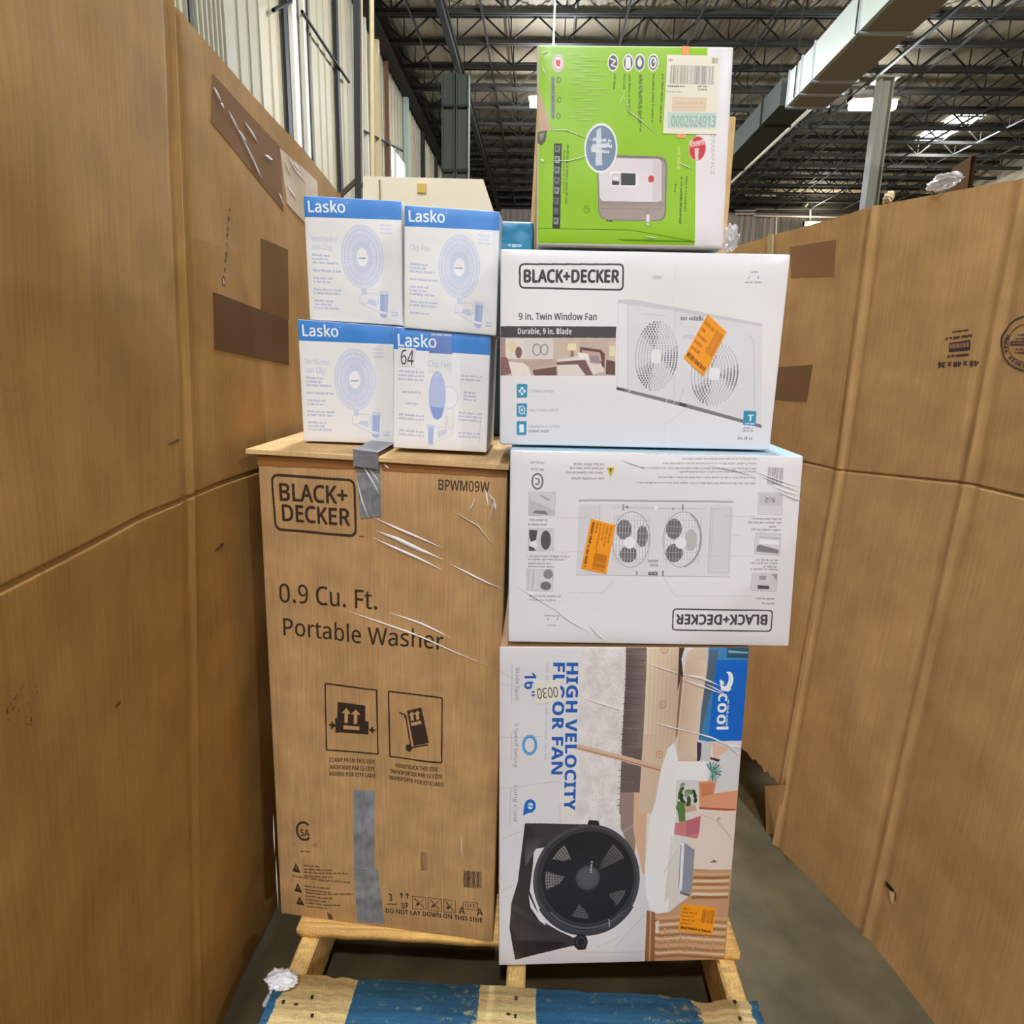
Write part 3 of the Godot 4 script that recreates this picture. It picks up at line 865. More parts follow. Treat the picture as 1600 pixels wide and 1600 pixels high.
	var rn := BoxWall.new([Vector3(0.736, 0, -1.245), Vector3(0.782, 0.995, -1.245), Vector3(0.791, 1.51, -1.245)], [Vector3(1.07, 0, 0.25), Vector3(1.1, 0.971, 0.25), Vector3(1.12, 1.5, 0.25)], 16, 0.007)
	var rb := thing("bulk_box", "tall cardboard bulk box at the right, printed with a size block and round seal", "bulk box", Vector3(1.0, 0, -0.9), "bulk boxes beside the pallet")
	var o := rb.position
	var rskin := [mats.kraft, mats.kraft_edge, mats.kraft]
	part("side_panel", box_wall_mesh(rf, o, 0.011, true), rskin, rb, "side panel with its foot torn away")
	part("side_panel", box_wall_mesh(rm, o, 0.011), rskin, rb)
	part("side_panel", box_wall_mesh(rn, o, 0.011), rskin, rb)
	var bk := [Vector3(1.5, 0, -2.1), Vector3(1.5, 0.98, -2.1), Vector3(1.5, 1.52, -2.1)]
	var nr := [Vector3(1.9, 0, 0.25), Vector3(1.9, 0.98, 0.25), Vector3(1.9, 1.5, 0.25)]
	part("side_panel", box_wall_mesh(plain_wall(rn.B, nr, 25), o, 0.011), rskin, rb)
	part("side_panel", box_wall_mesh(plain_wall(nr, bk, 26), o, 0.011), rskin, rb)
	part("side_panel", box_wall_mesh(plain_wall(bk, [rf.A[0] - Vector3.UP * rf.A[0].y, rf.A[1], rf.A[2]], 27), o, 0.011), rskin, rb)
	st = start()
	var fr := [rn.B[0], rn.A[0], rm.A[0], Vector3(0.55, 0, -2.05), bk[0], nr[0]]
	for i in 6: fr[i] = Vector3(1.35, 0, -0.75).lerp(fr[i], 0.72)
	for i in range(1, 5): tri(st, fr[0] - o + Vector3.UP * 0.02, fr[i] - o + Vector3.UP * 0.02, fr[i + 1] - o + Vector3.UP * 0.02)
	part("base_sheet", done(st), mats.kraft, rb)
	# the pale inner corner that shows through the torn foot
	var ip: Array = [Vector3(0.625, 0.11, -1.602), Vector3(0.632, 0.195, -1.487), Vector3(0.647, 0, -1.548), Vector3(0.627, 0, -1.561)]
	st = start()
	box_at(st, Vector3(0, 0, 0), Vector3(1, 1, 1))
	st = start()
	quad(st, ip[0] - o, ip[1] - o, ip[2] - o, ip[3] - o)
	var inw := Vector3(0.03, 0, -0.1)
	quad(st, ip[0] - o + inw, ip[0] - o, ip[3] - o, ip[3] - o + inw)
	quad(st, ip[1] - o, ip[1] - o + inw, ip[2] - o + inw, ip[2] - o)
	part("inner_corner", done(st), mats.kraft_pale, rb, "pale inner cardboard showing through the torn foot")
	# tape, tear, prints
	patch(rb, rf, "packing_tape", q([517.6, 28.9, 805.1, 34.5, 817.1, 91.2, 547.7, 82.5]), flat(rgb(146, 104, 66), 0.45), 0.0008, "old brown tape near the rim", 8, 6)
	patch(rb, rf, "packing_tape", q([518.8, 239.7, 774.4, 233.6, 766.7, 296.5, 526.8, 298.4]), flat(rgb(126, 88, 54), 0.45), 0.0008, "dark brown square of old tape", 8, 6)
	var tm := marks(128, 256)
	tm.poly(q([14, 10, 50, 30, 92, 78, 96, 108, 60, 96, 20, 60]), rgb(26, 17, 10))
	tm.poly(q([52, 100, 96, 112, 92, 190, 72, 240, 54, 196]), rgb(228, 194, 142))
	tm.poly(q([96, 112, 112, 90, 112, 180, 94, 210]), rgb(120, 82, 48))
	patch(rb, rn, "torn_flap", q([9.3, 906.2, 33, 892.5, 42.2, 919.9, 19.9, 933.6]), inked(tm), 0.002, "small torn hole with a paler flap", 4, 4)
	# round certificate seal, printed upside down
	var cs := Print.new(512, 512, Color(0, 0, 0, 0))
	var ink := rgb(74, 56, 58)
	var c0 := v(256, 256)
	cs.ring(c0, 250, 250, 16, ink); cs.ring(c0, 176, 176, 8, ink)
	for i in 22:                                   # worn lettering round the ring, too small to read
		var a := PI * 0.5 + 0.62 * PI - i * (1.24 * PI / 21.0)
		var c := c0 + Vector2(cos(a), sin(a)) * 213.0
		var t := Vector2(sin(a), -cos(a))
		if i % 7 != 5: cs.greek(c - t * 11, c + t * 11, 40, ink, i)
	for y in [170, 205, 300, 330]: cs.greek(v(360 if y != 170 else 330, y), v(150 if y != 170 else 180, y), 18, ink, y)
	cs.poly(q([110, 232, 402, 232, 402, 274, 110, 274]), ink)
	cs.greek(v(380, 246), v(130, 246), 16, rgb(158, 118, 78), 4)
	patch(rb, rn, "printed_seal", q([1.8, 173.2, 66.9, 168.8, 80.7, 245.3, 13.7, 241.7]), inked(cs), 0.0008, "round certificate seal printed upside down", 10, 10)
	var bp := marks(512, 480)
	var ik := rgb(66, 50, 58)
	bp.text("48 x 40 x 36", v(500, 400), v(10, 400), 66, ik, "bold", 3.0)
	bp.poly(q([150, 170, 410, 150, 408, 270, 148, 280]), ik)
	bp.greek(v(392, 178), v(168, 184), 74, rgb(162, 122, 80), 8)
	bp.greek(v(390, 310), v(140, 318), 36, ik, 3); bp.greek(v(430, 84), v(110, 100), 34, ik, 5); bp.greek(v(390, 20), v(200, 28), 26, ik, 9)
	patch(rb, rm, "printed_block", q([634.2, 185.9, 896, 183.5, 943.2, 238.6, 670.6, 239.7]), inked(bp), 0.0008, "printed size block, upside down", 8, 8)

# ---------------------------------------------------------------- the pallet
func board_mesh(c: Vector3, s: Vector3, sd: int, o: Vector3, chips := 0.0) -> ArrayMesh:   # a plank along x with uneven edges
	var r := FastNoiseLite.new(); r.seed = sd; r.frequency = 9.0; r.fractal_octaves = 4
	var n := 60
	var us := steps(n)
	var e := func(u, side):
		var k: float = r.get_noise_2d(u * 0.8, side * 7.0)
		return (0.003 * k + (chips * minf(0.0, r.get_noise_2d(u * 0.55 + 3.0, side * 11.0) + 0.12) if side > 0 else 0.0)) * 1.0
	var pt := func(u, y, side):
		return c - o + Vector3((u - 0.5) * s.x, y * s.y * 0.5, -side * (s.z * 0.5 + e.call(u, side)))
	var st := start()
	var ch := 0.06
	var prof := [[-1.0, 1.0], [1.0 - ch, 1.0], [1.0, 1.0 - ch], [1.0, -1.0 + ch], [1.0 - ch, -1.0], [-1.0, -1.0]]
	grid(st, us, [1.0, -1.0], func(u, s1): return pt.call(u, 1.0, s1) * Vector3.ONE, func(u, s1): return Vector2(u, 0.0 if s1 > 0.0 else 1.0))
	grid(st, us, [1.0, -1.0], func(u, y): return pt.call(u, y, -1.0), func(u, y): return Vector2(u, 0.97 + 0.03 * (1.0 - y)))
	var ur := us.duplicate(); ur.reverse()
	grid(st, ur, [1.0, -1.0], func(u, y): return pt.call(u, y, 1.0), func(u, y): return Vector2(u, 0.02 * (1.0 - y)))
	grid(st, us, [-1.0, 1.0], func(u, s1): return pt.call(u, -1.0, s1), func(u, s1): return Vector2(u, 0.5 + 0.3 * s1))
	for x in [0.0, 1.0]:
		grid(st, [1.0, -1.0] if x == 0.0 else [-1.0, 1.0], [1.0, -1.0], func(s1, y): return pt.call(x, y, s1), func(s1, y): return Vector2(x + 0.02 * s1, 0.5 + 0.2 * y))
	return done(st, true)

func pallet() -> void:
	var o := Vector3(-0.015, 0, -1.25)
	var t := thing("wooden_pallet", "worn wooden pallet with blue and bare stripes on its front board", "pallet", o)
	var plain := []
	for i in 3: plain.append(printed(ImageTexture.create_from_image(wood([rgb(222, 176, 104), rgb(206, 160, 92), rgb(226, 190, 122)][i], 51 + i)), 0.75, 0.3))
	# the front board: bare wood with two worn bands of blue paint
	var art := Print.new(1024, 256, Color.BLACK, wood(rgb(240, 216, 156), 60))
	var bl := wood(rgb(56, 112, 152), 66).get_data()
	var px := art.im.get_data()
	var wear := noise_bytes(1024, 256, 0.03, 71, 4)
	var fine := noise_bytes(1024, 256, 0.2, 72, 2)
	for y in 256:
		for x in 1024:
			var i := y * 1024 + x
			var edge := (wear[i] - 128) * 0.08
			var b1 := x > 172 + edge * 0.2 and x < 436 + edge * 0.3
			var b2 := x > 556 + edge * 0.2 and x < 905 + edge + (y - 128) * 0.12
			if x < 18 + edge * 0.6 or x > 1004 + edge * 0.5: b1 = true
			if not (b1 or b2): continue
			var wornx := maxf(0.0, (x - 340) / 96.0) if x < 440 else (maxf(0.0, (x - 760) / 145.0) if x < 910 else 0.0)
			var k := clampf((wear[i] - 128) / 90.0 + (fine[i] - 128) / 200.0 + wornx * 1.3 * (0.35 + 0.65 * y / 256.0) - 0.62, 0.0, 0.8)
			for ch in 3: px[i * 3 + ch] = int(lerpf(bl[i * 3 + ch], px[i * 3 + ch] * 0.9, k))
	art.im = Image.create_from_data(1024, 256, false, Image.FORMAT_RGB8, px)
	var rk := RandomNumberGenerator.new(); rk.seed = 4
	for i in 9:
		var p := v([90, 60, 120, 500, 520, 470, 950, 980, 930][i], rk.randf_range(40, 220))
		art.dot(p, 5, 4, rgb(110, 70, 34)); art.dot(p, 2.5, 2.5, rgb(48, 30, 16))
	part("deck_board", board_mesh(Vector3(-0.012, 0.131, -0.872), Vector3(0.826, 0.018, 0.155), 81, o, 0.035), printed(art.tex(), 0.7, 0.3), t, "front deck board with worn blue paint bands")
	var z := -1.1
	for i in 5:
		part("deck_board", board_mesh(Vector3(-0.015, 0.131, z), Vector3(0.83, 0.018, 0.11), 84 + i, o), plain[i % 3], t)
		z -= 0.155
	for x in [-0.405, -0.012, 0.375]:
		var st := start()
		block(st, Transform3D(Basis(Vector3.UP, PI / 2), Vector3(x, 0.071, -1.28) - o), Vector3(0.96, 0.1, 0.034), 0.004)
		part("stringer", done(st), plain[2], t)
	for bz in [-0.9, -1.3, -1.68]:
		part("bottom_board", board_mesh(Vector3(-0.015, 0.01, bz), Vector3(0.83, 0.018, 0.1), int(100 + bz * 10), o), plain[1], t)
	var nm := flat(rgb(60, 44, 30), 0.5, 0.5)
	for p in [Vector3(-0.399, 0.141, -0.897), Vector3(-0.354, 0.141, -0.908), Vector3(-0.343, 0.141, -0.876), Vector3(-0.01, 0.141, -0.928), Vector3(-0.01, 0.141, -0.896), Vector3(0.362, 0.141, -0.945), Vector3(0.362, 0.141, -0.915)]:
		var s := start()
		tube(s, [p - o - Vector3(0, 0.004, 0), p - o + Vector3(0, 0.001, 0)], 0.003, 6)
		tri(s, p - o + Vector3(-0.003, 0.001, -0.003), p - o + Vector3(0.003, 0.001, -0.003), p - o + Vector3(0, 0.001, 0.004))
		part("nail", done(s), nm, t)

# ---------------------------------------------------------------- the print on the cartons
func lasko_front(words: Array, sub: Array) -> ImageTexture:
	var p := Print.new(770, 973, rgb(238, 238, 240))
	var ink := rgb(178, 190, 226); var pale := rgb(206, 216, 240); var mid := rgb(150, 170, 222)
	p.poly(q([-28, -40.6, 822.9, -88.7, 820.9, 143.5, 1.9, 164.9]), rgb(62, 136, 218))
	p.text("Lasko", v(29, 125.9), v(334.4, 113.8), 85.2, rgb(240, 246, 252), "sans", 4.0)
	p.dot(v(342.7, 38.8), 4.1, 4.1, rgb(200, 220, 244))
	for i in words.size():
		p.text(words[i], v(45, 345 + i * 66), v(45 + words[i].length() * 21, 345 + i * 66), 44, rgb(186, 200, 234))
	var y := 462.0
	for i in sub.size():
		for k in sub[i]:
			p.greek(v(48, y), v(48 + [150, 130, 205, 225, 215, 170][(i * 3 + k) % 6], y), 19, ink, i * 9 + k)
			y += 29
		y += 32
	p.path(q([626.7, 164, 730.9, 150, 729.3, 260.5, 678, 247.2, 627.5, 266.3]), 2, pale, true)
	for k in 3: p.greek(v(600, 200 + k * 30), v(690, 200 + k * 30), 17, pale, k)
	# the clip fan: cage, hub, neck, clip
	var c := v(451.8, 449.4)
	p.dot(c, 169.1, 247.5, rgb(228, 233, 246))
	for i in 76:
		var a := TAU * i / 76.0
		var d := Vector2(cos(a) * 167.7, sin(a) * 246.1)
		p.line(c + d * 0.3, c + d * 0.98, 2.6, ink)
	for k in [1.0, 0.86, 0.7, 0.45]: p.ring(c, 169.1 * k, 248.9 * k, 3.0, ink)
	for i in 5:
		var a := TAU * i / 5.0 + 0.3
		p.line(c, c + Vector2(cos(a) * 151.2, sin(a) * 220), 5, pale)
	p.dot(c, 60.5, 90.7, pale)
	p.dot(c, 45.4, 71.5, rgb(242, 242, 246))
	p.greek(v(420.3, 465), v(485.3, 462.6), 14, rgb(140, 150, 180), 3)
	p.poly(q([438.8, 695.4, 481.6, 698.5, 480.3, 746.3, 440.2, 743]), pale)
	p.path(q([425.7, 749.5, 472.1, 729.9, 569.5, 729.8, 577.7, 813.8, 423.8, 811.6]), 3, ink, true)
	p.path(q([423.8, 811.6, 640.5, 915, 647.1, 872]), 3, ink)
	p.poly(q([499.5, 778.9, 556.8, 784, 555.7, 832, 469.8, 811.7]), pale)
	p.poly(q([589.9, 714.6, 655.6, 719.1, 647, 874.8, 586.6, 867.1]), rgb(172, 190, 232)); p.poly(q([584.4, 706.5, 661.6, 707.5, 661.1, 735.6, 583.7, 734.6]), rgb(214, 222, 242))
	p.path(q([609.4, 738.7, 606.8, 865.9]), 4, mid); p.path(q([632.4, 737.3, 629.9, 867.3]), 4, pale)
	p.poly(q([583.3, 887.1, 640.9, 892.2, 634.6, 923.9, 591.3, 915.1]), ink)
	p.greek(v(681.6, 881.3), v(730.6, 881.2), 14, ink, 6); p.greek(v(681.2, 904.1), v(730.3, 904), 14, ink, 7)
	return p.tex()

func lasko_side() -> ImageTexture:
	var p := Print.new(760, 945, rgb(238, 238, 242))
	var ink := rgb(182, 190, 222); var pale := rgb(208, 216, 240)
	p.poly(q([-48, -46.1, 828.8, -67, 837.3, 155.6, -48.5, 168.8]), rgb(62, 136, 218))
	p.poly(q([279.4, 17, 460.9, 15.5, 464.2, 172.5, 281.5, 178.5]), rgb(40, 108, 200))
	p.text("Lasko", v(27.7, 144.2), v(344.5, 133), 90.7, rgb(240, 246, 252), "sans", 4.0)
	p.greek(v(296.2, 39.8), v(461.3, 34.3), 16.5, rgb(200, 220, 246), 2)
	p.text("Clip Fan", v(274.5, 282.6), v(452.6, 280.4), 46.7, rgb(176, 190, 230))
	for l in [[q([41.9, 343.2, 241.7, 339.8]), 3], [q([69, 503.3, 220.9, 498.8]), 1], [q([100.4, 590.2, 190.8, 590]), 1], [q([46.8, 680.2, 242.7, 685.2]), 2], [q([47.1, 807.1, 241.2, 813.1]), 2]]:
		for k in l[1]: p.greek(l[0][0] + v(0, k * 30), l[0][1] + v(0, k * 30), 18, ink, k + 4)
	for l in [[q([537.6, 343.3, 693.9, 343]), 2], [q([563.3, 472.7, 658.7, 474.6]), 3], [q([525, 636.4, 706.1, 642]), 3], [q([526.1, 802.4, 702.6, 803.6]), 2]]:
		for k in l[1]: p.greek(l[0][0] + v(0, k * 28), l[0][1] + v(0, k * 28), 18, ink, k + 14)
	var c := v(351.9, 506.7)
	p.dot(v(443.4, 514.6), 77, 90.7, pale); p.dot(v(440.6, 514.8), 71.5, 83.9, rgb(238, 239, 246))
	p.dot(c, 66, 192.5, rgb(178, 194, 236)); p.dot(c, 55, 178.7, rgb(196, 208, 242))
	for k in 9: p.line(v(301.7, 440.5) + v(k * 12.4, -96.2 + absf(k - 4) * 9), v(303.6, 579.9) + v(k * 12.4, 88 - absf(k - 4) * 9), 3, rgb(150, 170, 226))
	p.poly(q([303.8, 594, 402.8, 601.7, 392.8, 673.1, 356.3, 698.1, 322, 677.5]), rgb(140, 164, 226))
	p.path(q([416.9, 600.8, 481.9, 602.3, 485.5, 767.4, 419.9, 759.8]), 4, pale, true)
	p.path(q([432.1, 656.5, 433.8, 741.8]), 5, ink)
	p.path(q([323.3, 765.5, 476.4, 742.1, 472.2, 811.3, 325.1, 891.6]), 4, pale, true)
	p.poly(q([280.4, 753.8, 328.8, 753.8, 325.3, 903.1, 288, 899.4]), rgb(172, 190, 234)); p.poly(q([271.7, 740.1, 337.1, 741.9, 337.4, 761.8, 272, 760]), pale); p.poly(q([282.2, 894, 330.9, 894.2, 331.1, 911.5, 282.4, 911.2]), pale)
	p.poly(q([354.9, 789.4, 434.3, 770.4, 435, 804.8, 364.3, 840.5]), pale)
	p.line(v(701.5, 675.3), v(699, 870.8), 2, rgb(170, 176, 200))
	return p.tex()

func green_art() -> ImageTexture:
	var p := Print.new(923, 951, rgb(146, 198, 36))
	var white := rgb(232, 228, 234); var dark := rgb(86, 120, 30)
	p.poly(q([796.9, -22.5, 935.9, -23.5, 963.4, 972.9, 781.1, 976.7, 764.3, 390.3, 817.5, 389.6]), white)
	p.poly(q([-15, 938.3, 946.2, 933.9, 947.9, 965.7, -14.9, 985.8]), rgb(206, 204, 208))
	p.poly(q([-3.6, -16.9, 922, -18.1, 923.3, 4.7, -3.5, 4.8]), rgb(226, 226, 220))
	p.poly(q([-10.7, -10.1, 9.2, -10.2, 9, 962.3, -7.5, 962.6]), rgb(196, 194, 192))
	p.path(q([7.1, 864.8, 448, 865.3, 493, 870.4, 779.8, 916.1]), 4, rgb(78, 128, 24)); p.poly(q([389.3, 910.3, 779.6, 913.1, 780, 920.6, 434.5, 920]), rgb(84, 140, 24))
	# round icons along the top
	var i := 0
	for c in [v(357.9, 78.8), v(429.4, 78.2), v(483.1, 77.7), v(546.1, 77.2)]:
		p.dot(c, 25.7, 39.9, white); p.dot(c, 20.7, 32.8, rgb(92, 92, 100))
		if i == 0: p.path(PackedVector2Array([c + v(-14, -18), c + v(12, -10), c + v(-8, 12), c + v(16, 18)]), 7, white)
		if i == 1: p.poly(PackedVector2Array([c + v(-12, -26), c + v(10, -26), c + v(14, 26), c + v(-12, 26)]), white)
		if i == 2: p.dot(c, 11, 18, white); p.line(c + v(0, -26), c + v(0, -16), 6, white)
		if i == 3: p.ring(c, 17, 26, 8, white); p.line(c, c + v(14, -16), 6, white)
		i += 1
	p.dot(v(100.4, 84.4), 29.9, 41.3, rgb(206, 188, 186)); p.dot(v(100.4, 83), 18.5, 25.7, rgb(240, 232, 232)); p.poly(q([88.1, 68, 112.4, 70.6, 109.9, 98, 91.2, 95.4]), rgb(222, 60, 66))
	for l in [q([364.2, 130, 360.1, 199]), q([409.4, 129.6, 407.6, 198.5]), q([433.1, 129.4, 435.5, 316.8]), q([481.9, 128.9, 481.6, 351.4]), q([489.1, 128.9, 491.6, 393.7]), q([545.8, 128.4, 547, 350.6]), q([588.9, 128, 586.5, 357.2])]:
		p.greek(l[0], l[1], 10.7, dark, int(l[0].x))
	p.poly(q([67.3, 146.5, 87.4, 146.3, 87.7, 340.7, 67.3, 339.5]), rgb(136, 148, 128)); p.greek(v(71.6, 150.6), v(71.7, 336.6), 12.8, rgb(86, 104, 90), 12)
	for c in [v(103.3, 160), v(107.1, 250.4), v(103.5, 324.9)]: p.ring(c, 10, 14.3, 4, rgb(70, 104, 60))
	# the row of little pictures
	p.poly(q([84.3, 453.4, 120.8, 454.3, 116.1, 865.7, 78.8, 864.9]), rgb(40, 44, 50))
	var col := [rgb(120, 124, 130), rgb(176, 178, 182), rgb(132, 134, 140), rgb(112, 116, 122), rgb(150, 146, 150), rgb(104, 104, 110), rgb(88, 90, 98), rgb(140, 142, 146)]
	for k in 8:
		var a := v(87.3, 463.4).lerp(v(82.8, 810.5), k / 7.0)
		p.poly(PackedVector2Array([a, a + v(26, 1), a + v(24, 34), a + v(2, 32)]), col[k])
		p.poly(PackedVector2Array([a + v(5, 6), a + v(18, 8), a + v(16, 20), a + v(6, 24)]), col[(k + 3) % 8].darkened(0.4))
	p.greek(v(145.6, 456.9), v(140.1, 740.7), 10, dark, 31); p.greek(v(129.9, 484.4), v(129.2, 688.9), 7.1, dark, 33)
	# torn corner of board showing
	p.poly(q([-2.8, 188.8, 10.1, 191.4, 72.1, 392, 27, 396.9, -2.1, 380.2]), rgb(196, 168, 142))
	p.poly(q([5.2, 400, 50.3, 392.3, 43.3, 442.5, 24.5, 464.3, 2.5, 450.2]), rgb(92, 88, 82)); p.poly(q([12.5, 407.1, 37.3, 402.5, 31.6, 428.3, 17.1, 440]), rgb(150, 140, 132))
	# the heater
	p.round_quad(q([285.4, 503.8, 630.2, 507.5, 633.4, 819.7, 305, 819.9]), 49.9, 0, rgb(128, 120, 126))
	p.round_quad(q([291.5, 515.3, 623.3, 517.7, 625.7, 815.4, 309.4, 815.3]), 47, 0, rgb(168, 154, 150))
	p.round_quad(q([296, 519.6, 602.7, 518, 610.4, 725, 307.6, 727.3]), 28.5, 0, rgb(226, 218, 226))
	p.poly(q([563.2, 521.4, 603.4, 535.3, 610.2, 717.6, 562.8, 722.8]), rgb(212, 204, 214))
	p.grade(q([309, 727.3, 625.3, 724.7, 616.3, 761.9, 317.2, 764.3]), rgb(150, 138, 136), rgb(172, 158, 152), 8)
	p.line(v(314.2, 762.9), v(616.2, 760.4), 3, rgb(140, 126, 124))
	p.round_quad(q([356.2, 583.9, 490.3, 586.2, 490.9, 653.4, 359.2, 652.6]), 17.1, 0, rgb(244, 242, 246))
	p.round_quad(q([360.7, 591.1, 483, 590.7, 483.3, 647.6, 363.6, 648.1]), 12.8, 0, rgb(206, 200, 206))
	p.poly(q([407.8, 589, 478.6, 589.3, 480.3, 646.2, 409.4, 647.4]), rgb(58, 64, 62)); p.poly(q([364.5, 626.1, 400.1, 630, 397.6, 647.6, 365, 646.6]), rgb(60, 58, 62)); p.poly(q([369.9, 604.1, 396.5, 606.6, 397, 625.6, 370.4, 623.1]), rgb(230, 228, 232))
	p.dot(v(555.4, 614.3), 14.3, 17.1, rgb(206, 60, 66))
	p.dot(v(542.6, 785.5), 12.8, 24.2, rgb(150, 140, 140)); p.poly(q([535.2, 787.2, 553.1, 786.8, 553.4, 839.2, 538.4, 839.5]), rgb(226, 224, 230)); p.ring(v(545.7, 834.8), 10, 11.4, 4, rgb(140, 136, 140))
	p.greek(v(343.9, 826.6), v(372.3, 827.6), 12, rgb(70, 66, 66), 3)
	# the blue-grey oval and the red round badge
	p.dot(v(308.2, 474.7), 79.8, 118.3, rgb(232, 234, 238)); p.dot(v(308.2, 474.7), 71.3, 106.9, rgb(116, 138, 168))
	p.poly(q([286.1, 389.3, 306.2, 376.2, 310.7, 453.2, 348.5, 445.5, 349, 467, 312.6, 471.8, 315.8, 554, 283.5, 556, 285.2, 493.7, 261.7, 491.2, 261.2, 465.3, 284.5, 460.7]), rgb(206, 214, 226))
	for k in 3: p.greek(v(268.1, 439.4) + v(0, k * 26), v(355.8, 445.4) + v(0, k * 26), 15, rgb(226, 232, 240), k)
	p.dot(v(772.3, 466.8), 42, 58.4, rgb(206, 52, 62)); p.ring(v(772.3, 466.8), 42, 58.4, 4, rgb(226, 170, 172))
	p.poly(q([759, 465.6, 779.5, 465.3, 779.2, 521.2, 764.5, 521.4]), rgb(226, 206, 212)); p.text("Rheem", v(738.4, 463), v(806.5, 447.9), 31.4, rgb(240, 228, 230), "bold")
	p.text("PERFORMANCE", v(830.8, 291.2), v(843.2, 593.1), 18.5, rgb(186, 186, 192))
	for l in [q([698.7, 599, 701.2, 834.9]), q([722.3, 598.6, 720.8, 767.4]), q([670.7, 635.8, 667.8, 672.5]), q([698.1, 672, 697.9, 827.5])]: p.greek(l[0], l[1], 10, dark, int(l[1].y))
	p.ring(v(244.5, 768.6), 14.3, 20, 5, rgb(110, 158, 30)); p.greek(v(229.4, 754), v(259.6, 783.3), 10, rgb(110, 158, 30), 2)
	p.greek(v(678.3, 462.4), v(679.5, 563), 15.7, rgb(190, 214, 110), 4)
	return p.tex()

func bd_logo(p: Print, quad4: PackedVector2Array, r: float, t: float, c: Color) -> void: p.round_quad(quad4, r, t, c)

func window_fan(p: Print, c: Vector2, rx: float, ry: float, cage: Color, blade: Color, turn: float) -> void:
	p.ring(c, rx, ry, rx * 0.07, cage)
	for k in 3:
		var a := turn + TAU * k / 3.0
		p.dot(c + Vector2(cos(a) * rx, sin(a) * ry) * 0.52, rx * 0.38, ry * 0.34, blade, 0.0)
	for k in 17:
		var x := -1.0 + 2.0 * (k + 0.5) / 17.0
		var hh := sqrt(1.0 - x * x)
		p.line(c + v(x * rx, -hh * ry), c + v(x * rx, hh * ry), rx * 0.03, cage)
	p.dot(c, rx * 0.26, ry * 0.2, rgb(232, 232, 238))

